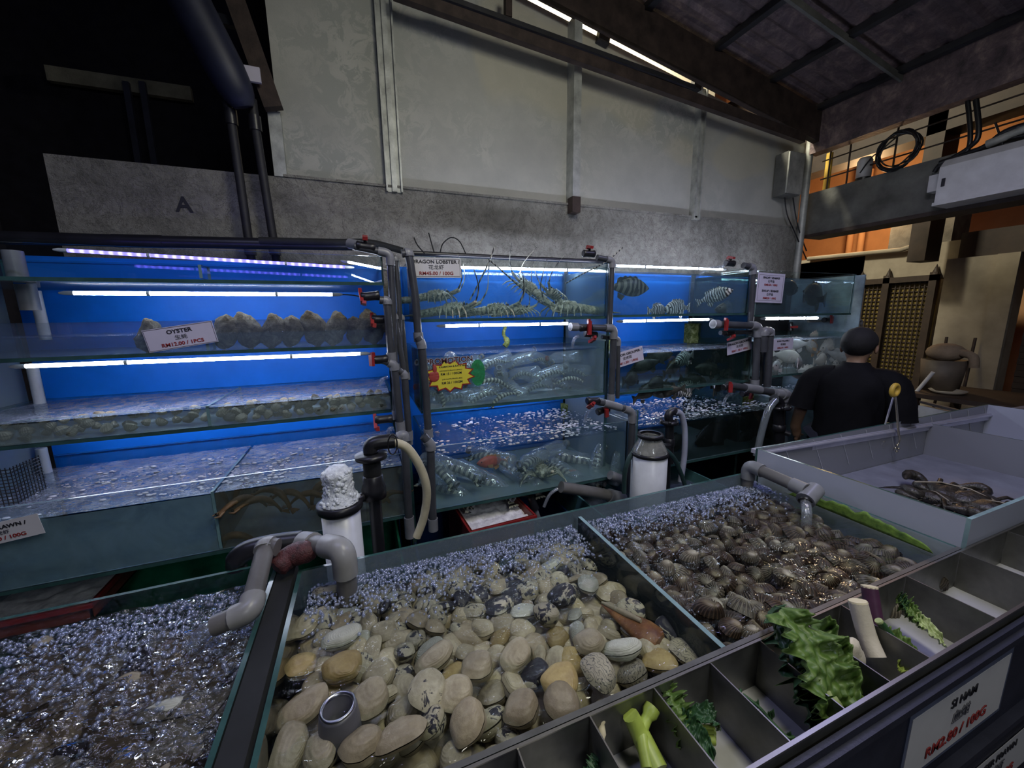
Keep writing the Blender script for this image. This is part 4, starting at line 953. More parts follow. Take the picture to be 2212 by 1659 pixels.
spots = [((960, 672), 2.36, E1(-35), 1.0, 'mottled spiny lobster below the dragon lobster sign facing the glass'), ((1052, 674), 2.36, E1(-25), .95, 'mottled spiny lobster second along the floor of the top tank'),
         ((1150, 668), 2.50, E1(120, 0, -.5), .95, 'mottled spiny lobster rearing up in the middle of the top tank'), ((1245, 671), 2.36, E1(172), 1.15, 'large spiny lobster stretched on the floor at the right of the top tank'),
         ((925, 655), 2.62, E1(-20), .95, 'hazy spiny lobster at the back left of the top tank'), ((1200, 640), 2.58, E1(-150, 0, -.35), .85, 'spiny lobster climbing behind the stretched one'), ((1105, 673), 2.33, E1(15), .8, 'small spiny lobster lying side-on against the front glass')]
LB = []
for k, (px, y, e, s, lab) in enumerate(spots):
    p = P(*px, Y=y); p.z = (1.745, 1.745, 1.875, 1.745, max(p.z, 1.75), 1.84, 1.745)[k]
    if k == 0: lob.location, lob.rotation_euler, lob.scale = p, e, (s,) * 3; lob['label'] = lab; lob['group'] = 'lobsters in the top tank'; LB.append(lob)
    else: LB.append(dup(lob, p, e, s, lab, 'lobsters in the top tank'))
LB[0]['group'] = 'lobsters in the top tank'
for k, q in enumerate((((894, 513), (902, 530), (918, 548)), ((926, 503), (932, 525), (938, 546)), ((951, 545), (957, 526), (975, 513), (993, 522), (1006, 548)), ((1068, 533), (1058, 562), (1035, 610), (1015, 648)), ((1055, 560), (1090, 590), (1135, 630), (1172, 655)), ((1345, 535), (1310, 565), (1262, 590), (1222, 612)))):
    o = MB().tube(smooth_path([P(u, v, Y=2.45 if k < 3 else 2.3) for u, v in q], 5), .0035 if k < 3 else .0045, 6).build('antenna', 'rubber' if k < 3 else 'ant'); attach(o, LB[(4, 4, 4, 0, 3, 5)[k]])

def make_prawn(mt='prw', label='prawn', name='mantis_prawn', bend=.25):
    t = thing(name, label, 'prawn')
    def c(s): return Vector((.1 - .2 * s, 0, -.03 * bend * (2 * s - 1) ** 2 * 4))
    mb = MB(); secs = []
    for k in range(23):
        s = k / 22; w = (.013 + .009 * math.sin(PI * min(1, s * 1.15))) * (1.0 if k % 2 else .9); secs.append((c(s), (0, w, 0), (0, 0, w * .8)))
    mb.loft(secs, 12); bd = mb.build('body', mt, t)
    mb = MB(); e = c(1)
    for a in (-.8, -.3, .3, .8): mb.loft([(e, (0, .006, 0), (0, 0, .003)), (e + Vector((-.02, .016 * a, 0)), (0, .009, 0), (0, 0, .003)), (e + Vector((-.036, .03 * a, -.002)), (0, .005, 0), (0, 0, .002))], 8)
    mb.build('tail_fan', mt, t)
    for s in (1, -1):
        MB().ball(c(0) + Vector((.008, .009 * s, .006)), .0045, 8, 5).build('eye', 'eye', bd)
        MB().tube([c(.1) + Vector((0, .01 * s, -.006)), c(.05) + Vector((.01, .022 * s, -.012)), c(0) + Vector((.02, .014 * s, -.004))], [.005, .006, .002], 6).build('claw', mt, t)
    return t
prw = make_prawn(); prb = make_prawn('brown', 'brown prawn', 'brown_prawn', .5)
def make_bottle(r=.04, L=.27, mt='film', cap='fit'):
    t = thing('plastic_bottle', 'bottle', 'bottle')
    pr = [(0, 0), (r * .8, 0), (r, r * .2), (r, L * .3), (r * .93, L * .34), (r, L * .38), (r, L * .55), (r * .93, L * .59), (r, L * .63), (r, L * .72), (r * .8, L * .83), (r * .42, L * .93), (r * .36, L)]
    bb = MB().lathe(pr, (-L / 2, 0, 0), 22, ax=(1, 0, 0)).build('bottle_body', mt, t)
    MB().lathe([(r * .38, -.012), (r * .5, -.01), (r * .5, .004), (r * .36, .006), (r * .3, .0), (r * .3, -.01)], (L / 2, 0, 0), 18, ax=(1, 0, 0)).build('neck_ring', cap, bb)
    return t
bot = make_bottle(); botr = make_bottle(cap='red')
def aim(dx, dy, dz): return Vector((dx, dy, dz)).to_track_quat('X', 'Z').to_euler()
used = set()
def place(proto, loc, rot, s, lab, grp):
    if proto.name in used: return dup(proto, loc, rot, s, lab, grp)
    used.add(proto.name); proto.location = loc; proto.rotation_euler = rot; proto.scale = s if isinstance(s, tuple) else (s,) * 3
    proto['label'] = lab; proto['group'] = grp; return proto
big = [((968, 1058), 2.30, (.75, -.55, -.35), 1.15, 1, 'leftmost large bottle in the bottom tank, slanting down to the front'), ((1040, 1032), 2.34, (.7, -.6, -.33), 1.15, 1, 'large bottle slanting down with a well-striped prawn, second from left'),
       ((1080, 1050), 2.26, (.2, -.95, -.15), .95, 1, 'large bottle whose ringed neck points at the front glass'), ((1105, 1020), 2.36, (.25, -.9, -.2), .9, 0, 'empty-looking bottle with a clear neck between the striped ones'),
       ((1140, 1028), 2.30, (-.1, .95, .2), 1.0, 1, 'large bottle showing its round dark-filled base left of the banded lobster'), ((1214, 1012), 2.27, (-.3, .9, .2), 1.0, 1, 'large bottle showing its round base right of the banded lobster'),
       ((1236, 990), 2.42, (-.85, .5, .15), 1.2, 1, 'large bottle lying back to the left behind the round base'), ((1288, 1000), 2.28, (.35, .2, .75), 1.0, 1, 'large bottle leaning up in the right corner'),
       ((1310, 985), 2.40, (.5, .3, .6), 1.0, 0, 'second bottle leaning up in the right corner, farther back'), ((1060, 985), 2.48, (-.6, .6, .1), 1.1, 1, 'bottle lying at the back above the slanting pair'), ((1190, 972), 2.45, (.8, .3, .05), 1.1, 0, 'clear bottle floating at the back above the banded lobster'),
       ((992, 1012), 2.22, (.8, -.4, -.3), 1.0, 1, 'large bottle tucked above the leftmost slanting one'), ((1265, 1030), 2.20, (.5, -.8, -.1), .9, 1, 'large bottle lying low near the right corner'), ((1150, 992), 2.26, (-.7, -.5, .1), 1.0, 1, 'large bottle resting over the round-based ones'), ((1332, 1005), 2.16, (.3, .2, .8), .85, 0, 'clear bottle upright against the right pane'), ((950, 1015), 2.2, (.5, -.7, -.4), .9, 1, 'large bottle half hidden behind the grey riser')]
for k, (px, y, d, s, wp, lab) in enumerate(big):
    s *= 1.22; y = max(y - .04, YL + .055 * s + .135 * s * abs(d[1]) / Vector(d).length); p = P(*px, Y=y); place(bot, p, aim(*d), s, lab, 'large bottles in the bottom tank')
    if wp:
        d_ = aim(*d) if k != 2 else aim(-d[0], -d[1], -d[2])
        place(prw, p + Vector((0, 0, -.006)), d_, s * 1.12, lab.split(',')[0].replace('large bottle', 'prawn in the bottle').replace('leftmost prawn', 'striped prawn').replace('bottle lying', 'prawn in the bottle lying')[:90], 'bottled prawns in the bottom tank')
p = P(1166, 1012, Y=2.30)
lb = dup(lob, p - Vector((0, 0, .05)), E1(-108, 0, -.1), 1.15, 'banded lobster facing the front glass among the large bottles', 'lobsters in the bottom tank')
for ch in [g_ for c_ in lb.children for g_ in c_.children]: bpy.data.objects.remove(ch)
R2_ = random.Random(5)
small = []
for k in range(26):
    x = .36 + 1.08 * ((k * .381966) % 1); layer = k % 3
    y = 2.27 + .13 * layer + R2_.uniform(-.03, .03); z = 1.262 + .085 * (k // 9) + R2_.uniform(0, .03)
    small.append((x, y, min(z, 1.47), R2_.uniform(0, 360), R2_.uniform(-25, 25)))
ord_ = ['first', 'second', 'third', 'fourth', 'fifth', 'sixth', 'seventh', 'eighth', 'ninth']
small.sort(key=lambda s: (round((s[2] - 1.262) / .085), s[0]))
for k, (x, y, z, az, el) in enumerate(small):
    a, e = math.radians(az), math.radians(el); d = (math.cos(a) * math.cos(e), math.sin(a) * math.cos(e), math.sin(e))
    y = max(y, YF + .06 + abs(d[1]) * .145)
    lev = ('bottom', 'middle', 'top')[min(2, max(0, round((z - 1.262) / .085)))]
    place(botr if k % 4 == 1 else bot, (x, y, z), aim(*d), 1.0, 'clear bottle with a %s neck lying in the %s layer of the middle tank' % ('red' if k % 4 == 1 else 'pale', lev), 'small bottles in the middle tank')
    if k % 3 != 1: dup(prw, (x, y, z - .004), aim(*d), R2_.uniform(.85, 1.0), 'striped prawn inside a bottle of the %s layer in the middle tank' % lev, 'bottled prawns in the middle tank')
for px, y, d, s, lab in (((1072, 822), 2.24, (-.9, -.1, .28), .95, 'boldly striped prawn beside the promotion sticker'), ((1085, 855), 2.235, (-.85, -.1, -.3), .9, 'curled pale striped prawn low in the middle tank'), ((1230, 817), 2.26, (.9, -.2, .05), .85, 'dark-spotted prawn in the middle of the middle tank'), ((952, 850), 2.26, (.4, -.2, -.8), .8, 'hazy striped prawn under the promotion sticker')):
    dup(prw, P(*px, Y=y), aim(*d), s, lab, 'bottled prawns in the middle tank')
tag(MB().tube(smooth_path([P(u, v, Y=2.5) for u, v in ((1092, 705), (1088, 722), (1096, 738), (1090, 748))], 5), [.012] * 8 + [.02] * 8, 8).build('weed', 'algae'), 'wisp of green weed hanging behind the middle lamp tube', 'weed')
# brown prawns
R3 = random.Random(9)
for k in range(14):
    x = xs + .04 + (.14 - xs - .06) * ((k * .618) % 1); z = .72 + .2 * ((k * .381) % 1); y = 2.095 + .05 * (k % 5)
    lev = 'near the water line' if z > .85 else 'low down' if z < .78 else 'midway down'
    place(prb, (x, y, z), aim(math.cos(k * 2.1), .3 * math.sin(k), .45 * math.sin(k * 1.3)), 1.0, 'blurred brown prawn %s in the cloudy bottom left tank' % lev, 'brown prawns in the cloudy tank')

def make_fish(name, cat, L, H, W, mt, fin, deep=0):
    t = thing(name, name, cat)
    prof = [(0, .06), (.06, .34), (.14, .62), (.26, .9), (.40, 1.0), (.55, .92), (.70, .66), (.82, .38), (.9, .24), (.94, .24)]
    mb = MB(); mb.loft([((L * (.5 - s), 0, L * .02 * math.sin(s * 3)), (0, W / 2 * min(1, h * 1.1) * (1 if s < .7 else .6), 0), (0, 0, H / 2 * h)) for s, h in prof], 16); bd = mb.build('body', mt, t)
    x0 = -L * .42
    MB().prism([(x0, -.003, H * .11), (x0 - L * .16, -.002, H * .34), (x0 - L * .13, -.002, 0), (x0 - L * .16, -.002, -H * .34), (x0, -.003, -H * .11)], (0, .006, 0)).build('tail', fin, t)
    pts = [(L * .22, -.002, H * .38)] + [(L * (.2 - .06 * k), -.002, H * (.56 + (.07 if k % 2 else 0) - .03 * max(0, k - 5))) for k in range(9)] + [(-L * .30, -.002, H * .2)]
    MB().prism(pts, (0, .004, 0)).build('dorsal_fin', fin, t)
    MB().prism([(-L * .08, -.002, -H * .42), (-L * .16, -.002, -H * .66), (-L * .26, -.002, -H * .5), (-L * .26, -.002, -H * .25)], (0, .004, 0)).build('anal_fin', fin, t)
    for s in (1, -1):
        MB().prism([(L * .2, W * .46 * s, -H * .1), (L * .06, W * .8 * s, -H * .02), (L * .04, W * .78 * s, -H * .3), (L * .16, W * .5 * s, -H * .3)], (0, .003 * s, 0)).build('pectoral_fin', fin, t)
        MB().ball((L * .37, W * .27 * s, H * .12), H * .055, 8, 6).build('eye', 'eye', bd)
    MB().tube([(L * .47, -W * .12, -H * .05), (L * .49, 0, -H * .04), (L * .47, W * .12, -H * .05)], H * .02, 6).build('mouth', 'eye', bd)
    return t
gA = make_fish('grouper', 'fish', .30, .125, .07, 'grp', 'grpd'); gL = make_fish('grouper', 'fish', .30, .12, .08, 'grpl', 'grpl'); gD = make_fish('grouper', 'fish', .27, .12, .075, 'grpd', 'grpd')
tA = make_fish('tilapia', 'fish', .24, .12, .05, 'til', 'til'); tW = make_fish('tilapia', 'fish', .24, .12, .05, 'tilw', 'tilw'); tO = make_fish('tilapia', 'fish', .24, .11, .05, 'tilw', 'tilo')
sB = make_fish('seabass', 'fish', .46, .19, .09, 'bass', 'bass'); rS = make_fish('red_snapper', 'fish', .20, .075, .045, 'redf', 'tilo')
for pr, px, y, d, s, lab, g in ((gA, (1358, 622), 2.30, (1, -.15, -.03), 1.05, 'dark barred grouper swimming just right of the downpipe', 'striped groupers'), (gL, (1462, 667), 2.36, (-.95, -.2, -.05), 1.0, 'pale-striped grouper lying on the tank floor in the middle', 'striped groupers'),
        (gL, (1545, 640), 2.30, (.25, -.9, .3), .9, 'pale-striped grouper facing the glass near the right end', 'striped groupers'), (gD, (1578, 668), 2.40, (-.8, .3, 0), 1.0, 'dark grouper in the shadowy right end of the top tank', 'striped groupers'),
        (gL, (1420, 672), 2.55, (.8, .3, 0), .9, 'pale-striped grouper behind the one on the floor', 'striped groupers'),
        (sB, (1760, 640), 2.40, (-1, -.25, .1), 1.1, 'big dark seabass filling the middle of the end tank', 'seabass'), (sB, (1700, 622), 2.55, (.9, .1, -.1), .8, 'dark seabass behind the double price sheet', 'seabass'), (sB, (1815, 655), 2.5, (.8, -.4, .05), .75, 'dark seabass at the right end of the end tank', 'seabass'),
        (rS, (1062, 998), 2.36, (-.95, -.2, .12), 1.15, 'red fish with an orange tail between the slanting bottles', 'red fish'), (rS, (1235, 1025), 2.24, (.9, -.1, -.05), .8, 'dull red shellfish lying low beside the round bottle base', 'red fish'),
        (sB, (1545, 945), 2.3, (-1, -.2, .05), 1.25, 'huge dark fish in the middle of the dark bottom tank', 'dark fish in the bottom tank'), (gD, (1450, 960), 2.25, (.9, 0, .15), 1.2, 'dark mottled fish behind the black pump', 'dark fish in the bottom tank'), (gD, (1610, 950), 2.25, (-.9, -.1, -.1), 1.2, 'dark mottled fish at the right of the dark bottom tank', 'dark fish in the bottom tank')):
    place(pr, P(*px, Y=y), aim(*d), s, lab, g)
gl = [(1362, 820, 2.3, 30), (1395, 790, 2.34, 160), (1420, 830, 2.27, 200), (1452, 795, 2.36, 20), (1478, 775, 2.27, 200), (1500, 825, 2.3, 350), (1530, 800, 2.26, 170), (1550, 835, 2.3, 30), (1440, 845, 2.25, 120), (1480, 842, 2.24, 185), (1395, 848, 2.25, 10), (1575, 810, 2.36, 200), (1600, 835, 2.28, 160), (1545, 775, 2.45, 40), (1420, 772, 2.5, 330)]
desc = ['left end, midway', 'left end, upper', 'left, low', 'centre left, upper', 'just left of the gap of clear water', 'centre, midway', 'below the right price sign', 'right, low', 'centre left, low', 'centre, on the floor', 'left, on the floor', 'right, behind the others', 'right end, low', 'behind the right price sign', 'behind, at the upper left']
for k, (u, v, y, rz) in enumerate(gl):
    place(gD if k not in (4, 9) else gL, P(u, v, Y=y), E1(rz, 0, .3 * math.sin(k * 1.7)), .92, 'dark grouper packed in the middle tank, ' + desc[k], 'packed groupers')
tl = [(1678, 795, 2.25, 200, tA), (1725, 785, 2.24, 30, tA), (1772, 778, 2.25, 10, tW), (1715, 745, 2.4, 100, tA), (1755, 752, 2.34, 185, tO), (1795, 745, 2.4, 160, tW), (1700, 770, 2.3, 330, tW), (1805, 795, 2.26, 200, tW), (1740, 805, 2.3, 150, tW), (1785, 760, 2.5, 20, tW), (1815, 770, 2.3, 300, tA), (1760, 730, 2.55, 0, tW)]
desc = ['grey tilapia beside the pipe at the left end', 'grey-blue tilapia tilted at the centre front', 'pale blue-white tilapia right of centre at the front', 'grey tilapia facing up under the price sign', 'pale tilapia with orange fins near the water line', 'pale tilapia high up left of the head of the person', 'pale tilapia behind the grey one at the left', 'pale tilapia low down beside the person', 'pale tilapia lying on the green floor', 'pale tilapia at the back right', 'grey tilapia partly behind the head of the person', 'whitish tilapia just below the water at the back']
for (u, v, y, rz, pr), lab in zip(tl, desc): place(pr, P(u, v, Y=y), E1(rz, 0, -.5 * math.sin(u)), 1.0, lab, 'tilapia')

# ------------------------------------------------------------------ shells
def shell(L, W, H, ribs=0, amp=.05, nth=32, nr=8, seed=0, lump=.10, gape=.0, umbo=.32):
    """two domed valves growing from a beak; L along x, W along y"""
    mb = MB(); mb.attr = {'grow': [], 'rib': []}
    for s in (1, -1):
        vs = []
        for i in range(nr + 1):
            q = (i / nr)
            for j in range(nth):
                a = 2 * PI * j / nth
                ox = .5 * L * math.cos(a) * (1 + .07 * math.sin(a)); wb = 1 + .11 * nz((math.cos(a) * 1.6, math.sin(a) * 1.6, seed * 3.1)); ox *= wb; oy = wb * .5 * W * math.sin(a) * (1 + .10 * math.cos(2 * a)) * (1 - .12 * math.cos(a) * math.sin(a))
                if ribs and q > .9: ox *= 1 + .03 * math.cos(ribs * a); oy *= 1 + .03 * math.cos(ribs * a)
                ax, ay = .02 * L, -umbo * W
                x = ax + (ox - ax) * q; y = ay + (oy - ay) * q
                z = H * .5 * (1 - q ** 2.4) ** .62
                z *= 1 + (amp * math.cos(ribs * a) if ribs else amp * .5 * math.sin(q * 30 + 2 * nz((math.cos(a) * 2, math.sin(a) * 2, seed)))) * min(1, q * 2)
                z += H * lump * nz((x * 30, y * 30, seed + 3 * s)) * (1 - q)
                mb.attr['grow'].append(q); mb.attr['rib'].append(math.cos(ribs * a) if ribs else nz((math.cos(a) * 4, math.sin(a) * 4, seed)))
                vs.append((x, y + (gape * H * (y / W) if s < 0 else 0), s * (z + .0012) - (gape * H * (y / W + .32) if s < 0 else 0)))
        fs = [(i * nth + j, (i + 1) * nth + j, (i + 1) * nth + (j + 1) % nth, i * nth + (j + 1) % nth) for i in range(nr) for j in range(nth)]
        mb.add(vs, fs if s < 0 else [tuple(reversed(f)) for f in fs], 0, True)
    return mb
def shellmat(name, base, dark, ring=30, spots=0, spotcol=(.02, .02, .03), beak=None, line=0, ringw=.35, rib=0):
    """growth bands follow the shell's own growth, ribs run out from the beak"""
    t = NT(name); cr = t.coord(True)
    g = t.n('ShaderNodeAttribute', attribute_name='grow').outputs['Fac']
    gn = t.math('ADD', g, t.math('MULTIPLY', t.noise(cr, 22, 3), .16))
    band = t.math('ADD', t.math('MULTIPLY', t.math('SINE', t.math('MULTIPLY', gn, ring)), .5), .5)
    band = t.math('MULTIPLY', band, t.ramp(t.noise(cr, 28, 3), ((.3, (.2,) * 3), (.7, (1,) * 3))))
    c = t.mix(t.math('MULTIPLY', band, ringw), base, dark)
    c = t.mix(t.ramp(t.noise(cr, 13, 5, .72), ((.36, (.75,) * 3), (.62, (0,) * 3))), c, dark)
    h = t.math('ADD', t.math('MULTIPLY', band, .6), t.noise(cr, 110, 4, .7))
    if rib:
        rb = t.n('ShaderNodeAttribute', attribute_name='rib').outputs['Fac']
        c = t.mix(t.math('MULTIPLY', t.ramp(rb, ((.0, (1,) * 3), (.55, (0,) * 3))), rib), c, tuple(x * .3 for x in dark))
        h = t.math('ADD', h, rb)
    if beak:
        c = t.mix(t.ramp(t.math('ADD', g, t.math('MULTIPLY', t.noise(cr, 24, 4), .5)), ((.42, (.9,) * 3), (.85, (0,) * 3))), c, beak)
        if rib: c = t.mix(t.math('MULTIPLY', t.ramp(rb, ((.0, (1,) * 3), (.5, (0,) * 3))), rib * .6), c, tuple(x * .5 for x in dark))
    if spots: c = t.mix(t.ramp(t.noise(cr, spots, 4, .65, 1), ((.54, (0,) * 3), (.58, (1,) * 3))), c, spotcol)
    if line:
        v = t.n('ShaderNodeTexWave', bands_direction='Y'); v.inputs['Scale'].default_value = line; v.inputs['Distortion'].default_value = 14; v.inputs['Detail'].default_value = 2; v.inputs['Detail Scale'].default_value = 1.6
        t.l(cr, v.inputs[0]); c = t.mix(t.ramp(v.outputs['Fac'], ((.05, (.85,) * 3), (.16, (0,) * 3))), c, spotcol)
    oi = t.n('ShaderNodeObjectInfo'); hs = t.n('ShaderNodeHueSaturation'); t.l(c, hs.inputs['Color'])
    t.l(t.math('ADD', t.math('MULTIPLY', oi.outputs['Random'], .55), .62), hs.inputs['Value'])
    t.bsdf(hs.outputs[0], .45, 0, .4, t.bump(h, .38, .003)); return t.m
M['s_cream'] = shellmat('cream_shell', (.46, .41, .275), (.24, .20, .125), 34, ringw=.2)
M['s_yel'] = shellmat('yellowish_shell', (.40, .31, .13), (.23, .16, .06), 30, ringw=.2)
M['s_pink'] = shellmat('pinkish_shell', (.37, .315, .205), (.20, .16, .10), 26, ringw=.2)
M['s_spot'] = shellmat('black_spotted_shell', (.44, .41, .29), (.22, .20, .13), 24, spots=26)
M['s_white'] = shellmat('white_ridged_shell', (.52, .53, .44), (.34, .345, .28), 60, ringw=.6)
M['s_zig'] = shellmat('zigzag_lined_shell', (.38, .35, .26), (.25, .23, .17), 20, spotcol=(.05, .05, .05), line=34)
M['s_dark'] = shellmat('blue_black_shell', (.03, .03, .045), (.012, .012, .016), 24, spots=14, spotcol=(.4, .38, .28))
M['s_brown'] = shellmat('brown_banded_shell', (.34, .17, .06), (.09, .03, .012), 22, ringw=.9)
M['s_cock'] = shellmat('brown_cockle', (.115, .073, .045), (.045, .027, .017), 22, beak=(.34, .29, .19), ringw=.7, rib=.8)
M['s_cockl'] = shellmat('pale_cockle', (.24, .21, .15), (.085, .066, .045), 20, beak=(.50, .47, .36), ringw=.8, rib=.7)
M['s_small'] = shellmat('cream_small_cockle', (.54, .48, .36), (.30, .25, .17), 30, rib=.3)
M['s_grey'] = shellmat('grey_small_cockle', (.15, .14, .11), (.07, .06, .045), 30, rib=.4)
clamgeo = [shell(.105, .09, .052, seed=1), shell(.12, .085, .045, seed=4, umbo=.25), shell(.095, .095, .06, seed=7), shell(.10, .08, .05, seed=9, gape=.25)]
def proto(name, cat, mb, mt):
    o = mb.build(name, mt); o['category'] = cat; return o
cl = {}
for k, (g, m_) in enumerate(((0, 's_cream'), (1, 's_cream'), (2, 's_cream'), (0, 's_yel'), (1, 's_pink'), (2, 's_pink'), (3, 's_spot'), (2, 's_spot'), (1, 's_white'), (0, 's_zig'), (3, 's_cream'), (0, 's_dark'))):
    cl[k] = proto('surf_clam', 'clam', clamgeo[g], m_)
ck = {}
g1, g2, g3 = shell(.078, .068, .056, ribs=22, amp=.16, nth=88, nr=7, seed=2), shell(.085, .066, .052, ribs=24, amp=.15, nth=96, nr=7, seed=5), shell(.07, .06, .05, ribs=20, amp=.15, nth=80, nr=7, seed=8, gape=.22)
for k, (g, m_) in enumerate(((g1, 's_cock'), (g2, 's_cock'), (g3, 's_cock'), (g1, 's_cockl'), (g3, 's_cockl'))): ck[k] = proto('ribbed_cockle', 'cockle', g, m_)
smg = shell(.05, .044, .036, ribs=18, amp=.05, nth=36, nr=5, seed=3)
sm = {0: proto('small_cockle', 'cockle', smg, 's_small'), 1: proto('small_cockle', 'cockle', smg, 's_grey')}
def shed(pr, loc, rot, s, lab, grp):
    """the first time the shell itself, then copies of it"""
    if pr.name in used:
        o = pr.copy(); COL.objects.link(o)
    else: o = pr; used.add(pr.name)
    o.location = loc; o.rotation_euler = rot; o.scale = (s, s, s); o['label'] = lab; o['group'] = grp; return o

# oysters
t = NT('oyster_shell'); co = t.coord(True, (1, 1, 1))
c = t.ramp(t.noise(co, 18, 7, .75, 1.2), ((.3, (.022, .020, .016)), (.5, (.12, .105, .075)), (.66, (.24, .22, .165)), (.82, (.42, .40, .33))))
t.bsdf(c, .75, 0, .25, t.bump(t.noise(co, 40, 6, .7, 1), .9, .012)); M['oys'] = t.m
oy = []
for k in range(3):
    mb = MB().ball((0, 0, 0), (.052, .036, .09), 26, 22)
    for v in mb.v:
        n_ = v.normalized(); r_ = 1 + .16 * nz(n_ * 2.2 + Vector((k * 7, 0, 0))) + .07 * nz(n_ * 7 + Vector((k, 3, 0)))
        v.x *= 1.14 * r_ * (1 - .12 * n_.z * (1, -.6, .3)[k]); v.y *= r_; v.z *= r_
        v.x += .012 * math.sin(n_.z * 2 + k)
    oy.append(proto('oyster', 'oyster', mb, 'oys'))
for k, (u, v, s, lab) in enumerate(((322, 722, .85, 'lone hazy oyster half behind the oyster price card'), (489, 722, .95, 'oyster at the right edge of its price card'), (534, 719, 1.0, 'second oyster right of the price card'), (590, 724, .95, 'third oyster right of the price card, leaning left'), (631, 722, .9, 'narrow dark oyster in the middle of the row'), (679, 716, 1.02, 'tall oyster right of the narrow dark one'), (725, 717, 1.0, 'broad dark oyster, third from the pipes'), (767, 722, .85, 'small brownish oyster, second from the pipes'), (803, 717, 1.05, 'round greenish oyster touching the grey pipes'))):
    p = P(u, v, Y=2.28); p.z = 1.612 + .088 * s * .96
    shed(oy[k % 3], p, (.1 * math.sin(k * 3), .12 * math.sin(k * 2.3), R.uniform(-.5, .5)), s, lab, 'oysters standing in a row')
# small cockles in the long tank
R4 = random.Random(21); xd = P(448, 895, Y=YF).x
k = 0
for row, (y, z0, stp) in enumerate(((2.235, 1.268, .052), (2.25, 1.300, .056), (2.29, 1.272, .06), (2.30, 1.312, .062), (2.262, 1.322, .05))):
    x = -1.60
    while x < .11:
        leftp = x < xd
        if not (leftp and row == 4) and not (leftp and row == 1 and R4.random() < .75) and not (leftp and row == 0 and R4.random() < .35) and abs(x - xd) > .03:
            dk = R4.random() < (.2 if leftp else .42)
            shed(sm[1 if dk else 0], (x + R4.uniform(-.012, .012), y + R4.uniform(-.004, .012), z0 + R4.uniform(-.003, .008)), (R4.uniform(-1.2, 1.2), R4.uniform(-.8, .8), R4.uniform(0, 6)), R4.uniform(.75, 1.15),
                 ('dark grey' if dk else 'cream') + ' small cockle in the ' + ('sparse hazy left part' if leftp else 'crowded right part') + ' of the long tank', 'small cockles ' + ('left' if leftp else 'right') + ' of the glass divider')
        x += stp + R4.uniform(-.006, .008)

# ------------------------------------------------------------------ front tanks
ZR, ZW, ZB = .95, .895, .78
FX0, FX1, FY0, FY1 = -.25, 1.845, .562, 1.30
DX = .765
M['darkglass'] = sheer('dark_wet_glass', (.30, .36, .36), .06, .06, murk=.72, murkcol=(.045, .058, .056))
M['backglass'] = sheer('misty_back_glass', (.80, .88, .90), .06, .03, murk=.45, murkcol=(.20, .26, .31))
M['wfront'] = sheer('front_tank_water', (.94, .965, .95), .025, .02, bump=((11, .55, (1, 2.2, 1)), (40, .12, (1, 1.5, 1))), rmax=.95)
M['wfrontm'] = sheer('murky_front_water', (.56, .54, .52), .08, .03, murk=.16, murkcol=(.05, .045, .045), bump=((12, 1.6, (1.1, 2.2, 1)), (44, .7, (1, 1.8, 1))), rmax=.95)
t = tank('large front tank of cream clams and brown ribbed cockles', FX0, FX1, FY0, FY1, ZB - .03, ZR, 'display_tank', 'glass', 'front display tanks', th=.012)
for ch in list(t.children):
    if ch.name.startswith('back_pane'): ch.data.materials[0] = M['backglass']
    if ch.name.startswith('front_pane'): ch.data.materials[0] = M['darkglass']; ch.data.materials[1] = M['tray']
MB().box((FX0 + .013, FY0 + .013, ZB - .012), (FX1 - .013, FY1 - .013, ZB + .002)).build('tank_floor', plain('dark_tank_floor', (.035, .035, .03), .6, var=.4), t)
MB().box((DX - .007, FY0 + .013, ZB), (DX + .007, FY1 - .05, ZR - .004), GS).build('divider', ['darkglass', 'edge_lit'], t)
t2 = tank('front tank at the left with dim blurred clams under foamy water', -1.75, -.315, .30, 1.385, ZB - .03, ZR, 'display_tank', 'glass', 'front display tanks', th=.012)
for ch in list(t2.children):
    if ch.name.startswith(('front_pane', 'side_pane')): ch.data.materials[0] = M['darkglass']
MB().box((-1.737, .313, ZB - .012), (-.328, 1.372, ZB + .002)).build('tank_floor', 'wood', t2)
tag(MB().box((-.313, .30, ZB - .03), (-.262, 1.37, ZR - .004)).build('rubber_strip', 'rubber'), 'black strip wedged between the two front tanks', 'strip')
# cabinet under the tanks
r = thing('counter', 'dark counter carrying the front tanks and the vegetable tray', 'counter', (1, .9, 0))
MB().box((-1.75, .40, .70), (3.6, 1.385, ZB - .031)).build('counter_top', 'counter', r)
MB().box((-1.75, .42, 0), (3.6, 1.36, .70)).build('cabinet', 'counter', r)
MB().box((-.31, .352, .0), (3.6, .362, .925)).build('front_panel', 'counter', r)
MB().box((-.31, .340, .885), (3.6, .352, .905)).build('front_moulding', 'counter', r)
MB().box((-.31, .330, .60), (3.6, .352, .62)).build('front_moulding', 'counter', r)
MB().box((-.31, .362, .0), (3.6, .42, .02)).build('plinth', 'counter', r)

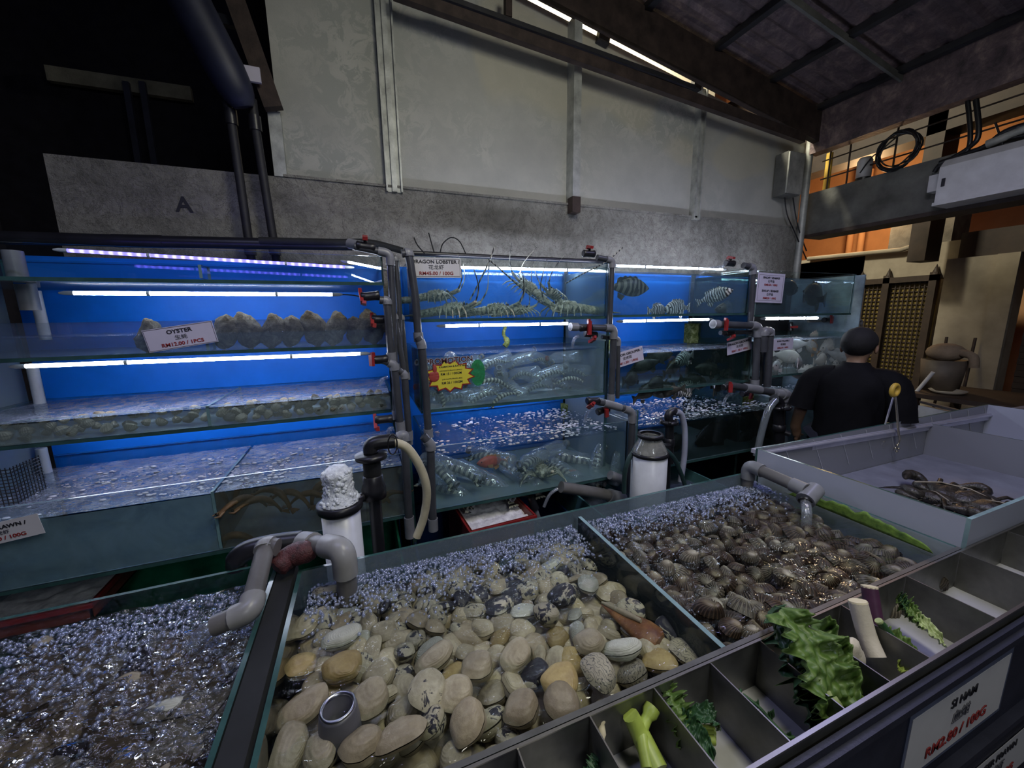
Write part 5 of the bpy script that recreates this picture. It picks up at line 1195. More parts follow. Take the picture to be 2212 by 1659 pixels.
def calm(y, lo=.0012, hi=.010, ya=.95, yb=1.2): return lo + (hi - lo) * max(0, min(1, (y - ya) / (yb - ya)))
def fwater(label, X0, X1, Y0, Y1, Z0, Z1, body, top, nx, ny, ampf, seed):
    mb = MB(); vs = []
    for i in range(nx + 1):
        for j in range(ny + 1):
            x = X0 + (X1 - X0) * i / nx; y = Y0 + (Y1 - Y0) * j / ny
            vs.append((x, y, Z1 + ampf(x, y) * (nz((x * 20, y * 34, seed)) + .7 * nz((x * 48, y * 70, seed + 5)))))
    n_ = ny + 1
    mb.add(vs, [(i * n_ + j, (i + 1) * n_ + j, (i + 1) * n_ + j + 1, i * n_ + j + 1) for i in range(nx) for j in range(ny)], 0, True)
    mb.add([(X0, Y1, Z0), (X1, Y1, Z0), (X1, Y1, Z1), (X0, Y1, Z1)], [(0, 1, 2, 3)], 1)
    return tag(mb.build('tank_water', [top, body]), label, 'water', 'water in the tanks', 'stuff')
fwater('rippled clear water over the cream clams', FX0 + .014, DX - .009, FY0 + .014, FY1 - .014, ZB + .01, ZW, 'wclear', 'wfront', 110, 90, lambda x, y: calm(y, .0007, .011, .93, 1.2), 1)
fwater('rippled clear water over the brown ribbed cockles', DX + .009, FX1 - .014, FY0 + .014, FY1 - .014, ZB + .01, ZW, 'wclear', 'wfront', 110, 90, lambda x, y: calm(y, .0007, .010, .86, 1.18), 2)
fwater('foamy brownish water over the dim clams at the left', -1.735, -.33, .315, 1.37, ZB + .01, ZW, 'wclear', 'wfrontm', 120, 110, lambda x, y: calm(y, .0025, .012, .65, 1.0), 3)
def bubbles(label, n, fn, seed, base):
    rr_ = random.Random(seed); mb = MB()
    for _ in range(n):
        x, y, s_ = fn(rr_); mb.ball((x, y, ZW + s_ * .25 + .003 * nz((x * 20, y * 34, 1))), s_, 8, 5)
    return tag(mb.build('foam_bubbles', 'foam'), label, 'foam', 'foam on the front tanks', 'stuff')
bubbles('foam of bubbles along the back of the clam tank', 2900, lambda q: (q.uniform(FX0 + .03, DX - .02), FY1 - .02 - abs(q.gauss(0, .10)), q.uniform(.0018, .0055)), 1, 0)
bubbles('foam of bubbles along the back of the cockle tank', 2600, lambda q: (q.uniform(DX + .02, FX1 - .03), FY1 - .02 - abs(q.gauss(0, .085)), q.uniform(.0018, .0055)), 2, 0)
bubbles('foam of bubbles over the back of the left front tank', 3600, lambda q: (q.uniform(-1.6, -.35), 1.36 - abs(q.gauss(0, .22)), q.uniform(.0018, .0065)), 3, 0)

# heap of clams, larger pieces first
R5 = random.Random(4); taken = []
def clam_label(k): return {0: 'plain cream clam', 1: 'long cream clam', 2: 'rounded cream clam', 3: 'yellowish clam', 4: 'long pinkish-beige clam', 5: 'rounded pinkish-beige clam', 6: 'black-spotted clam', 7: 'rounded black-spotted clam', 8: 'white ridged clam', 9: 'zigzag-lined clam', 10: 'gaping cream clam', 11: 'blue-black mussel-like clam'}[k]
hero = [((1345, 1400), 8, .9, -25, 1.15, 'white ridged clam, biggest near the tray rim by the divider'), ((1293, 1452), 9, .9, 110, 1.15, 'zigzag-lined clam next to the tray rim'), ((1362, 1452), 9, .86, 15, 1.1, 'finely lined clam tucked under the white ridged one'), ((1425, 1432), 3, .88, 140, 1.1, 'smooth tan clam in the corner by the tray and divider'),
        ((1480, 1412), 9, .86, 120, .95, 'lined clam in the very corner by the divider'), ((1272, 1388), 2, .9, 10, .95, 'pale angular clam left of the white ridged one'), ((1445, 1358), 11, .87, 115, .8, 'dark segmented shell beside the divider'), ((1360, 1320), 6, .88, 150, 1.0, 'black-flecked white clam near the divider'),
        ((1180, 1325), 7, .9, 20, .9, 'black-blotched cream clam among the dark shells'), ((1215, 1285), 11, .89, 10, 1.25, 'blue-black shell under the foam edge at the right'), ((1080, 1310), 11, .885, 40, 1.3, 'blue-black shell left of the blotched clam'), ((1270, 1262), 8, .885, 60, 1.0, 'grey-white clam at the foam edge by the divider'),
        ((1115, 1415), 10, .9, 30, 1.0, 'striped gaping clam in the middle of the heap'), ((1030, 1440), 2, .9, 80, 1.1, 'round cream clam left of the striped gaping one'), ((940, 1420), 1, .9, 20, 1.2, 'broad yellowish-cream clam above the spotted one'), ((925, 1495), 7, .91, 150, 1.05, 'cream clam with black marks at its top, right of the standpipe'),
        ((865, 1590), 4, .91, 175, 1.5, 'very large ridged clam near the bottom, right of the standpipe'), ((800, 1510), 2, .9, 120, 1.5, 'large round pale clam just right of the standpipe'), ((740, 1440), 3, .9, 15, 1.5, 'large tan-yellow clam above the standpipe'), ((648, 1440), 3, .89, 100, 1.1, 'yellow clam against the left wall of the tank'),
        ((660, 1350), 0, .88, 75, 1.2, 'long greenish-cream clam standing against the left wall'), ((740, 1375), 8, .9, 10, .95, 'white oval clam near the inlet pipe'), ((705, 1280), 6, .89, -20, 1.0, 'elongated spotted shell beside the inlet pipe'), ((655, 1530), 4, .9, 10, 1.05, 'pinkish-beige clam left of the standpipe'),
        ((1010, 1560), 5, .91, 100, 1.45, 'largest pinkish clam at the bottom middle'), ((1125, 1530), 5, .9, 60, 1.15, 'round brownish-pink clam right of the largest pinkish one'), ((1215, 1520), 5, .9, 170, 1.3, 'round pinkish clam close to the tray rim'), ((1210, 1470), 3, .905, 5, .95, 'yellow-brown clam on top of the round pinkish one'), ((1155, 1455), 11, .88, 25, .85, 'grey-blue shell in a gap of the heap'),
        ((985, 1500), 2, .905, 80, 1.1, 'rounded cream clam between the marked and the largest pinkish clams'), ((780, 1610), 5, .9, 40, 1.3, 'pinkish clam at the very bottom right of the standpipe'), ((690, 1625), 10, .89, 110, 1.1, 'striped gaping clam at the bottom left corner'), ((625, 1620), 1, .89, 80, 1.1, 'long cream clam in the bottom left corner'), ((930, 1560), 7, .89, 60, .8, 'small spotted clam below the marked cream one')]
for px, k, z, rz, s, lab in hero:
    s = s if s < 1.1 else .95 + (s - 1.1) * .12; s *= .92
    p = P(*px, Z=z - .012); taken.append((p.x, p.y, .036 * s))
    shed(cl[k], p, (R5.uniform(-.5, .4), R5.uniform(-.35, .35), math.radians(rz)), s, lab, 'clams in the front tank')
# large brown comb shell near the divider
a, b = P(1300, 1305, Z=.87), P(1425, 1385, Z=.875); d = (b - a).normalized(); L_ = (b - a).length; sd = Vector((0, 0, 1)).cross(d)
r = thing('pen_shell', 'long brown pen shell lying among the clams beside the divider', 'shell', (a + b) / 2)
mb = MB(); mb.loft([(a + d * L_ * s, sd * w, Vector((0, 0, h))) for s, w, h in ((0, .004, .003), (.15, .012, .008), (.45, .028, .016), (.75, .042, .022), (.93, .040, .020), (1, .026, .012))], 18); mb.build('valve', 's_brown', r)
MB().tube([a + Vector((0, 0, .006)), a + d * L_ * .45 + Vector((0, 0, .019)), a + d * L_ * .7 + Vector((0, 0, .026))], [.004, .010, .006], 8).build('pale_hinge', 's_cream', r)
pool = [0, 0, 1, 1, 2, 2, 2, 4, 5, 5, 10, 3, 6, 7, 7, 8]
for row in range(15):
    for c_ in range(18):
        x = FX0 + .04 + c_ * .057 + (.028 if row % 2 else 0) + R5.uniform(-.014, .014); y = FY0 + .04 + row * .049 + R5.uniform(-.013, .013)
        if x > DX - .045 or y > FY1 - .05: continue
        near = min(((x - a_) ** 2 + (y - b_) ** 2) ** .5 - s_ for a_, b_, s_ in taken)
        if near < .010: continue
        if (x - P(728, 1600, Z=.85).x) ** 2 + (y - P(728, 1600, Z=.85).y) ** 2 < .055 ** 2: continue
        k = pool[R5.randrange(len(pool))]
        if y > 1.02 and R5.random() < .35: k = 11 if R5.random() < .3 else 7
        z = ZB + .062 + .02 * nz((x * 7, y * 7, 2)) + R5.uniform(-.008, .014)
        where = 'under the rippled back half' if y > .95 else 'in the clear front half'
        shed(cl[k], (x, y, z), (R5.uniform(-.6, .6), R5.uniform(-.5, .5), R5.uniform(0, 6.28)), R5.uniform(.58, .88), clam_label(k) + ' lying ' + where + ' of the clam heap', clam_label(k) + 's ' + where)
# lower layer fills the heap where it shows between the others
for row in range(9):
    for c_ in range(11):
        x = FX0 + .06 + c_ * .092 + (.046 if row % 2 else 0); y = FY0 + .05 + row * .08
        if x > DX - .05 or y > FY1 - .06: continue
        if (x - P(728, 1600, Z=.85).x) ** 2 + (y - P(728, 1600, Z=.85).y) ** 2 < .06 ** 2: continue
        k = (0, 1, 2, 4, 5)[R5.randrange(5)]
        shed(cl[k], (x, y, ZB + .030), (R5.uniform(-.2, .2), R5.uniform(-.2, .2), R5.uniform(0, 6)), 1.05, clam_label(k) + ' at the bottom of the clam heap', clam_label(k) + 's at the bottom')
# brown ribbed cockles
heroc = [((1490, 1207), 3, 1.25, 20, 'pale cockle with bold fan ribs in the middle of the cockle tank'), ((1440, 1232), 3, 1.1, 80, 'pale-topped cockle left of the bold fan-ribbed one'), ((1695, 1245), 4, 1.2, -30, 'gaping pale cockle near the tray rim'), ((1700, 1185), 4, 1.0, 30, 'gaping cockle right of centre'), ((1675, 1180), 4, .9, 60, 'gaping cockle touching the one right of centre'), ((1620, 1205), 3, 1.0, 10, 'pale striped cockle, third along the middle'), ((1620, 1370), 3, .95, 15, 'pale ribbed cockle at the tray rim beside the lettuce'), ((1925, 1235), 3, 1.0, 0, 'pale cockle at the right end of the tray rim'), ((1530, 1320), 0, 1.45, -20, 'largest dark cockle with dotted ribs by the divider'), ((1575, 1360), 0, 1.15, 40, 'dark cockle between the largest one and the tray rim')]
taken2 = []
for px, k, s, rz, lab in heroc:
    s *= .8
    p = P(*px, Z=.875); taken2.append((p.x, p.y)); shed(ck[k], p, (R5.uniform(-.2, .3), R5.uniform(-.2, .2), math.radians(rz)), s, lab, 'cockles in the front tank')
for row in range(13):
    for c_ in range(21):
        x = DX + .04 + c_ * .0505 + (.025 if row % 2 else 0) + R5.uniform(-.012, .012); y = FY0 + .035 + row * .055 + R5.uniform(-.011, .011)
        if x > FX1 - .045 or y > FY1 - .04: continue
        if min((x - a_) ** 2 + (y - b_) ** 2 for a_, b_ in taken2) < .036 ** 2: continue
        pale = R5.random() < .20; k = (3, 4)[R5.randrange(2)] if pale else R5.randrange(3)
        z = ZB + .064 + .018 * nz((x * 6, y * 6, 9)) + R5.uniform(-.010, .010)
        where = 'toward the foam' if y > .98 else 'toward the tray'
        shed(ck[k], (x, y, z), (R5.uniform(-.9, .9), R5.uniform(-.7, .7), R5.uniform(0, 6.28)), R5.uniform(.75, 1.12) * (1.2 - .4 * (y - FY0) / (FY1 - FY0)), ('pale' if pale else 'dark brown') + ' ribbed cockle in the cockle tank ' + where, ('pale' if pale else 'dark') + ' cockles ' + where)
struct_bed = MB().sheet(lambda i, j: (DX + .02 + (FX1 - DX - .04) * i, FY0 + .02 + (FY1 - FY0 - .04) * j, ZB + .035 + .012 * nz((i * 30, j * 22, 4)) + .006 * nz((i * 70, j * 50, 4))), 80, 60)
tag(struct_bed.build('cockle_bed', plain('cockle_bed', (.045, .034, .026), .6, var=.6, vs=30, bs=.6)), 'packed dark bed of cockles under the top ones', 'shell bed', kind='stuff')
# dim clams of the left front tank
for row in range(11):
    for c_ in range(12):
        x = -1.28 + c_ * .085 + (.042 if row % 2 else 0) + R5.uniform(-.02, .02); y = .36 + row * .09 + R5.uniform(-.02, .02)
        if x > -.38: continue
        if y < .62 and x < -.9: continue
        k = (0, 4, 5, 1, 11, 2, 8)[R5.randrange(7)]
        where = 'toward the foam' if y > .95 else 'toward the camera side'
        shed(cl[k], (x, y, ZB + .04 + R5.uniform(-.01, .03)), (R5.uniform(-.8, .8), R5.uniform(-.7, .7), R5.uniform(0, 6.28)), R5.uniform(1.0, 1.5), clam_label(k) + ' dimly seen in the left front tank ' + where, clam_label(k) + 's in the left front tank ' + where)
# algae on the right wall
mb = MB().sheet(lambda i, j: (FX1 - .016, FY0 + .06 + .52 * i, ZW + .002 + j * (.048 + .022 * nz((i * 14, 0, 1))) * math.sin(PI * min(1, i * 1.05)) ** .4), 40, 5, thick=(.003, 0, 0))
t = NT('green_algae'); co = t.coord(); t.bsdf(t.ramp(t.noise(co, 40, 5, .7), ((.3, (.05, .11, .02)), (.7, (.22, .36, .06)))), .7); M['galgae'] = t.m
tag(mb.build('algae_film', 'galgae'), 'green algae film along the right wall of the cockle tank', 'algae')

# right tank with crabs
RX0, RZ = 1.872, 1.05
M['lilacfl'] = plain('wet_grey_floor', (.20, .21, .26), .35, .0, var=.2)
M['panelw'] = sheer('frosted_white_glass', (.8, .85, .9), .05, .05, murk=.86, murkcol=(.50, .53, .66))
M['panelg'] = sheer('frosted_grey_acrylic', (.7, .72, .75), .06, .1, murk=.85, murkcol=(.26, .27, .31))
t = tank('right front tank with a polished rail and dark crabs', RX0, 4.3, FY0, 1.335, ZB - .03, RZ, 'display_tank', 'panelw', 'front display tanks', th=.012, rmat='panelw')
for ch in list(t.children):
    if ch.name.startswith('back_pane'): ch.data.materials[0] = M['panelg']
MB().box((RX0 + .013, FY0 + .013, ZB - .01), (4.28, 1.32, ZB + .004)).build('tank_floor', 'lilacfl', t)
xp = P(2003, 934, Y=1.32).x
MB().box((xp, FY0 + .02, ZB), (xp + .008, 1.322, RZ - .05), GS).build('partition', ['panelg', 'edge'], t)
for k in range(10):
    x = RX0 + .2 + k * .24
    MB().bar((x, 1.321, RZ - .01), (x + .12, 1.321, ZB + .06), .003, .002).build('scratch_mark', 'white', t)
a, b = P(1632, 976, Y=1.345), P(2300, 868, Y=1.31)
r = thing('polished_rail', 'polished metal rail along the back of the right front tank', 'rail', a)
MB().bar(a, b, .05, .022).build('rail_top', 'chrome', r)
MB().tube([a + Vector((0, -.022, -.002)), b + Vector((0, -.022, -.002))], .010, 10).build('rail_lip', 'chrome', r)
MB().bar(a + Vector((0, -.012, -.022)), b + Vector((0, -.012, -.022)), .012, .03).build('rail_flange', 'chrome', r)
def crab(label, p, rz, s=1.0):
    t = thing('mud_crab', label, 'crab', p, 'crabs in the right tank')
    def L(mb, n_, mt): o = mb.build(n_, mt); o.parent = t; return o
    mb = MB()
    mb.loft([((0, 0, -.030), (.03, 0, 0), (0, .02, 0)), ((0, 0, -.022), (.075, 0, 0), (0, .05, 0)), ((0, 0, 0), (.10, 0, 0), (0, .068, 0)), ((0, -.002, .022), (.085, 0, 0), (0, .058, 0)), ((0, -.004, .036), (.05, 0, 0), (0, .036, 0)), ((0, -.004, .041), (.015, 0, 0), (0, .012, 0))], 28)
    for v in mb.v: v += Vector((0, 0, .006 * nz(v * 40)))
    for k in range(19): a_ = .15 + 2.85 * k / 18; mb.lathe([(.008, -.004), (0, .014)], (.097 * math.cos(a_), .066 * math.sin(a_), .002), 5, ax=(math.cos(a_), math.sin(a_), 0))
    L(mb, 'carapace', M['crab'])
    for s_ in (1, -1):
        L(MB().tube(smooth_path([(.07 * s_, .05, -.004), (.125 * s_, .075, .004), (.12 * s_, .115, .006), (.05 * s_, .125, .002)], 4), [.012, .012, .013, .015, .018, .021, .023, .024, .023, .019, .014, .009, .003], 10), 'claw', M['crab'])
        for k in range(4):
            a_ = -.15 - .32 * k; d = Vector((math.cos(a_) * s_, math.sin(a_), 0)); q = Vector((.078 * s_, .02 - .024 * k, -.012))
            L(MB().tube([q, q + d * .06 + Vector((0, 0, .03)), q + d * .12 + Vector((0, 0, .008)), q + d * .175 + Vector((0, 0, -.014))], [.010, .009, .006, .0015], 7, flat=.7), 'leg', M['crab'])
        L(MB().ball((.022 * s_, .07, .012), .006, 8, 5), 'eye', 'eye')
    L(MB().tube([(-.06, .10, .034), (0, .02, .046), (.04, -.05, .03)], .003, 6), 'tie', 'plaster')
    t.rotation_euler = (.10, 0, rz); t.scale = (s,) * 3; return t
M['crab'] = plain('dark_crab', (.028, .024, .019), .36, var=.95, vs=40, bs=.9, bsc=90)
for px, rz, s, lab in (((2040, 1066), .4, 1.15, 'dark tied crab nearest the steel partition'), ((2100, 1082), -.5, 1.1, 'dark tied crab overlapping the first one'), ((2150, 1102), 2.4, 1.0, 'dark crab with long legs toward the right edge'), ((2020, 1078), 1.8, .85, 'small dark crab low in front of the partition')):
    p = P(*px, Z=.835); crab(lab, p, rz, s)
# tongs
a = P(1933, 843, Y=1.30)
r = thing('tongs', 'steel tongs with a yellow ring hanging over the polished rail', 'tongs', a)
r1 = (P(1941, 843, Y=1.3) - a).length
rg = [a + Vector((math.cos(q) * r1 * .8, 0, math.sin(q) * r1 * .8 + .0)) for q in [2 * PI * k / 20 for k in range(21)]]
MB().tube(rg, r1 * .33, 10, cap=False).build('ring', 'tongyel', r)
MB().tube(smooth_path([P(u, v, Y=1.29) for u, v in ((1934, 856), (1938, 900), (1941, 935), (1944, 948), (1940, 960))], 4), [.009] * 9 + [.008] * 5 + [.006] * 3, 10, flat=.6).build('arm', 'steel_lit', r)
MB().tube([P(u, v, Y=1.345) for u, v in ((1930, 856), (1920, 890), (1911, 920))], [.008, .009, .007], 10, flat=.6).build('arm', 'chrome', r)
mb = MB()
for q in ((1938, 962), (1934, 968), (1941, 969), (1937, 975)): mb.ball(P(q[0], q[1], Y=1.29), .008, 8, 5)
mb.build('toothed_tip', 'steel_lit', r)

# ------------------------------------------------------------------ pipes of the front tanks
YA = 1.10
t = pipework('inlet_pipe', 'grey inlet pipe hooking over into the left front tank', [P(600, 1182, Z=1.05), P(574, 1180, Z=1.055), P(540, 1320, Z=.99), P(462, 1352, Z=.97)], .026, bend=.05, fits=[1, 2], mt='pvcmid', fit='pvcbig', group='inlet pipes', rf=.031)
pts = [P(668, 1178, Y=1.33), P(738, 1192, Y=1.24)]
pb = P(745, 1300, Z=.86)
pts[1] = P(742, 1185, Y=pb.y)
pipework('inlet_pipe', 'fat grey elbow pipe dropping into the clam tank', [P(655, 1172, Y=1.38), pts[1], Vector((pts[1].x, pts[1].y, .86))], .030, bend=.06, fits=[1], mt='pvcmid', fit='pvcbig', group='inlet pipes', rf=.037, ends=((0, .06),))
pc0, pc1 = P(1618, 1005, Y=1.27), P(1742, 1060, Y=1.0)
t = pipework('inlet_pipe', 'grey pipe with a tee outlet pouring into the cockle tank', [pc0 - Vector((0, 0, .14)), pc0, pc1], .027, bend=.05, fits=[1], group='inlet pipes', fit='fit', mt='pvcmid', rf=.032, ends=((2, .06),))
d = (pc1 - pc0).normalized()
MB().tube([pc1 + d * .005 + Vector((.05, 0, .0)), pc1 - Vector((.035, .02, .03))], .036, 16).build('tee_outlet', 'fit', t)
po = pc1 - Vector((.036, .022, .032))
MB().tube([po + Vector((.004, .002, .003)), po - Vector((.002, .001, .002))], .027, 14).build('outlet_mouth', 'black', t)
def stream(lab, pts, r): return tag(MB().tube(smooth_path(pts, 5), r, 10).build('water_stream', 'stream'), lab, 'water', 'pouring water', 'stuff')
stream('water pouring from the tee outlet into the cockle tank', [po, po - Vector((.035, .03, .025)), po - Vector((.05, .045, .10))], .019)
stream('water pouring from the hooked pipe into the left front tank', [P(462, 1352, Z=.97), P(440, 1366, Z=.95), P(420, 1395, Z=.90)], .02)
for (u0, v0), (u1, v1), y, lab in (((1283, 880), (1262, 912), 2.03, 'thin water stream below the bottle tank'), ((1582, 850), (1562, 876), 2.05, 'water stream into the dark bottom tank'), ((1250, 726), (1236, 752), 2.2, 'water stream into the bottle tank'), ((838, 815), (818, 838), 2.3, 'water stream into the cockle shelf tank'), ((1562, 575), (1505, 598), 2.4, 'water stream into the striped grouper tank'), ((850, 925), (838, 940), 2.15, 'water stream into the prawn tank'), ((1205, 1055), (1175, 1095), 1.95, 'water trickle from the sump pipe')):
    stream(lab, [P(u0, v0, Y=y), P((u0 + u1) / 2 - 3, (v0 + v1) / 2 - 6, Y=y), P(u1, v1, Y=y)], .010)
# standpipe in the clam tank
a = P(726, 1535, Z=.93); base_ = Vector((a.x + .004, a.y - .0, ZB))
r = thing('standpipe', 'grey overflow standpipe with a flared open top in the clam tank', 'pipe', base_)
MB().lathe([(.034, 0), (.034, .07), (.043, .085), (.043, .105), (.038, .15), (.034, .158), (.029, .15), (.029, .01), (0, .01)], base_, 30).build('pipe', plain('dark_grey_pvc', (.10, .10, .115), .4, var=.2), r)
MB().lathe([(.035, .154), (.0355, .160), (.031, .161), (.029, .154)], base_, 30).build('bright_rim', 'steel', r)
# sea cucumber and black tube on the tank corner
pts = [P(u, v, Z=z) for u, v, z in ((596, 1228, .985), (625, 1203, 1.0), (660, 1192, 1.005), (686, 1190, 1.0))]
mb = MB().tube(smooth_path(pts, 6), [.026] + [.034] * 6 + [.036] * 6 + [.034, .032, .03, .026, .02, .012], 16)
for v in mb.v: v += Vector((nz(v * 90), nz(v * 90 + Vector((3, 0, 0))), nz(v * 90 + Vector((0, 7, 0))))) * .004
tag(mb.build('sea_cucumber', plain('maroon_skin', (.075, .02, .022), .55, var=.6, vs=60, bs=.8, bsc=200)), 'grainy maroon sea cucumber lying on the tank corner under the fat elbow', 'sea cucumber')
tag(MB().tube(smooth_path([P(u, v, Y=1.41) for u, v in ((512, 1228), (512, 1210), (535, 1190), (590, 1176), (650, 1168))], 6), [.03] * 6 + [.034] * 19, 14).build('black_tube', 'black'), 'glossy black tube arched behind the hooked inlet pipe', 'tube')

# ------------------------------------------------------------------ vegetable tray
TY0, TY1, TZ = .368, .556, ZR
r = thing('vegetable_tray', 'long stainless tray divided into slots along the front of the tanks', 'tray', (1.2, .46, .8))
X0t, X1t = -.25, 3.4; TB = .822
MB().box((X0t, TY1 - .003, TB - .01), (X1t, TY1, TZ)).build('back_wall', 'tray', r)
MB().box((X0t, TY0, TB - .01), (X1t, TY0 + .003, TZ)).build('front_wall', 'tray', r)
MB().box((X0t, TY0 + .003, TB - .003), (X1t, TY1 - .003, TB)).build('tray_bottom', 'traybot', r)
MB().box((X0t, TY1 - .004, TZ), (X1t, TY1 + .002, TZ + .003)).build('back_rim', 'trayrim', r)
MB().box((X0t, TY0 - .003, TZ - .002), (X1t, TY0 + .004, TZ + .003)).build('front_rim', 'trayrim', r)
dxs = sorted([P(u, v, Z=TZ).x for u, v in ((1115, 1608), (1270, 1540), (1409, 1482), (1530, 1428), (1640, 1383), (1810, 1303), (1948, 1240), (2068, 1190), (2170, 1146))])
dxs.insert(5, (dxs[4] + dxs[5]) / 2)
dxs += [dxs[-1] + .16 * k for k in range(1, 7)]
dxs = [dxs[0] - .15] + dxs
for x in dxs:
    if X0t < x < X1t: MB().box((x - .0015, TY0 + .004, TB), (x + .0015, TY1 - .004, TZ + .001), [0, 1, 0, 0, 0, 0]).build('slot_divider', ['tray', 'trayrim'], r)
t = NT('leaf_green'); co = t.coord()
w = t.n('ShaderNodeTexWave', bands_direction='X'); w.inputs['Scale'].default_value = 16; w.inputs['Distortion'].default_value = 6; w.inputs['Detail'].default_value = 3; t.l(co, w.inputs[0])
c = t.mix(t.noise(co, 16, 5, .7), (.02, .065, .012), (.125, .22, .04)); c = t.mix(t.math('MULTIPLY', w.outputs['Fac'], .35), c, (.24, .33, .10))
t.bsdf(c, .45, 0, .4, t.bump(w.outputs['Fac'], .4, .006)); M['leaf'] = t.m
M['leafd'] = plain('dark_leaf', (.03, .085, .03), .45, var=.6, vs=20)
M['rib'] = plain('pale_leaf_rib', (.42, .50, .22), .4, var=.2)
M['lime'] = plain('lime_stalk', (.36, .46, .08), .4, var=.3, vs=14)
M['ginger'] = plain('pale_root', (.62, .56, .44), .6, var=.15, bs=.4)
M['purple'] = plain('purple_stalk_skin', (.075, .028, .06), .4, var=.4)
M['cutend'] = plain('cut_stalk_end', (.70, .62, .42), .6, var=.1)
def tp(u, v, y=None, z=None): return P(u, v, Y=y) if y else P(u, v, Z=z)
def leaf(parent, a, b, wv, bulge, seed, mt='leaf', ruf=.02, name='leaf', wd=1.0):
    a, b, wv = Vector(a), Vector(b), Vector(wv); ax = b - a; nrm = ax.cross(wv).normalized()
    if nrm.y > 0: nrm = -nrm
    def f(i, j):
        s, q = i, 2 * j - 1
        wdt = (.35 + .75 * math.sin(PI * min(1, .12 + .80 * s))) * wd * (1 + .10 * nz((s * 5, q, seed)))
        p = a + ax * s + wv * q * wdt * (1 + .08 * math.sin(23 * s + seed))
        rf = ruf * (abs(q) ** 1.3) * (math.sin(26 * s + 3 * q + seed) + .7 * math.sin(47 * s + seed * 2) + .5 * math.sin(83 * s + 5 * q)) * (.3 + s)
        return p + nrm * (bulge * math.sin(PI * s) + rf + .012 * q * q + .010 * nz((s * 12, q * 5, seed)))
    o = MB().sheet(f, 70, 21, thick=nrm * -.0015).build(name, mt, parent)
    return o
r = thing('lettuce', 'dark green crumpled lettuce head sticking up out of the tray', 'lettuce', tp(1790, 1570, z=0.871), 'vegetables in the tray')
a = tp(1810, 1575, z=0.872)
leaf(r, a, tp(1685, 1318, y=.53), (.062, .005, .01), .035, 1, wd=.95)
leaf(r, a + Vector((-.03, .02, .0)), tp(1660, 1330, y=.57), (.045, .02, .015), .01, 4, 'leafd')
leaf(r, a + Vector((.02, -.01, 0)), tp(1760, 1345, y=.51), (.045, -.01, .03), .03, 7)
leaf(r, a + Vector((.025, 0, .005)), tp(1790, 1450, y=.47), (.035, .01, .03), .03, 9, 'leaf', .028)
leaf(r, a + Vector((-.05, .0, .0)), tp(1700, 1440, y=.50), (.035, .01, -.02), .02, 12, 'leaf', .025)
MB().tube([a - Vector((-.005, .015, -.004)), a + (tp(1690, 1330, y=.53) - a) * .35 + Vector((0, -.016, .02)), a + (tp(1690, 1330, y=.53) - a) * .8 + Vector((0, -.03, .02))], [.022, .013, .004], 10, flat=.6).build('rib', 'rib', r)
def stalk(lab, pts, rr_, mt, name='stalk', cat='vegetable', caps=None, group='vegetables in the tray', flat=1.0):
    r = thing(name, lab, cat, pts[0], group)
    MB().tube(smooth_path(pts, 6), rr_, 12, flat=flat).build('stem', mt, r)
    if caps:
        d = (pts[-1] - pts[-2]).normalized(); q = rr_[-1] if isinstance(rr_, list) else rr_
        MB().tube([pts[-1] - d * .002, pts[-1] + d * .003], [q * 1.01, q * .96], 12, flat=flat).build('cut_end', caps, r)
    return r
stalk('thick lime-green stalk standing in its slot, pale base down', [tp(1420, 1665, z=0.871), tp(1385, 1590, z=0.891), tp(1362, 1545, z=0.925)], [.022 - .0004 * i for i in range(13)], 'lime', 'green_stalk')
stalk('forked lime-green stalk leaning right of the thick one', [tp(1400, 1660, z=0.876), tp(1388, 1580, z=0.900), tp(1410, 1528, z=0.920)], [.014] * 6 + [.011] * 4 + [.016] * 3, 'lime', 'green_stalk')
stalk('small pale bulbed stalk leaning on a slot divider', [tp(1305, 1625, z=0.886), tp(1300, 1580, z=0.905), tp(1294, 1545, z=0.920)], [.004] * 5 + [.008] * 4 + [.013] * 2 + [.009, .004], 'cutend', 'bulb_stalk')
r = thing('leafy_greens', 'bunch of dark leaves with short lime stems, left of the twigs', 'vegetable', tp(1500, 1610, z=0.871), 'vegetables in the tray')
leaf(r, tp(1540, 1650, z=0.872), tp(1452, 1545, z=0.896), (.022, .01, .01), .02, 3, 'leafd', .008)
leaf(r, tp(1475, 1610, z=0.881), tp(1435, 1488, z=0.930), (.03, .01, .0), .015, 5, 'leaf', .012)
leaf(r, tp(1545, 1568, z=0.876), tp(1478, 1550, z=0.900), (.008, .016, .006), .035, 8, 'leafd', .004)
for k in range(3): MB().tube([tp(1490, 1577 + 9 * k, z=0.881), tp(1542, 1578 + 10 * k, z=0.877)], .010, 10).build('stem', 'lime', r)
r = thing('herb_twigs', 'dark green herb twigs lying on the pale slot floor', 'herb', tp(1650, 1560, z=0.866), 'vegetables in the tray')
for q in (((1605, 1500), (1640, 1528), (1668, 1560), (1700, 1592), (1715, 1592)), ((1613, 1558), (1640, 1575), (1680, 1597)), ((1600, 1490), (1590, 1530), (1608, 1548)), ((1610, 1545), (1640, 1552), (1652, 1562))):
    MB().tube(smooth_path([tp(u, v, z=0.869) for u, v in q], 5), .0035, 7).build('twig', 'leafd', r)
for k, (u, v) in enumerate(((1625, 1522), (1658, 1542), (1695, 1590), (1645, 1580))): leaf(r, tp(u, v, z=0.868), tp(u + 14, v - 8, z=0.873), (.004, .004, .001), .003, k, 'leafd', .001)
q = tp(1838, 1420, y=.46)
mb = MB().ball(q, (.038, .022, .05), 18, 14)
for v in mb.v:
    o = (v - q); v += o * (.35 * nz(o * 24) + .12 * nz(o * 60))
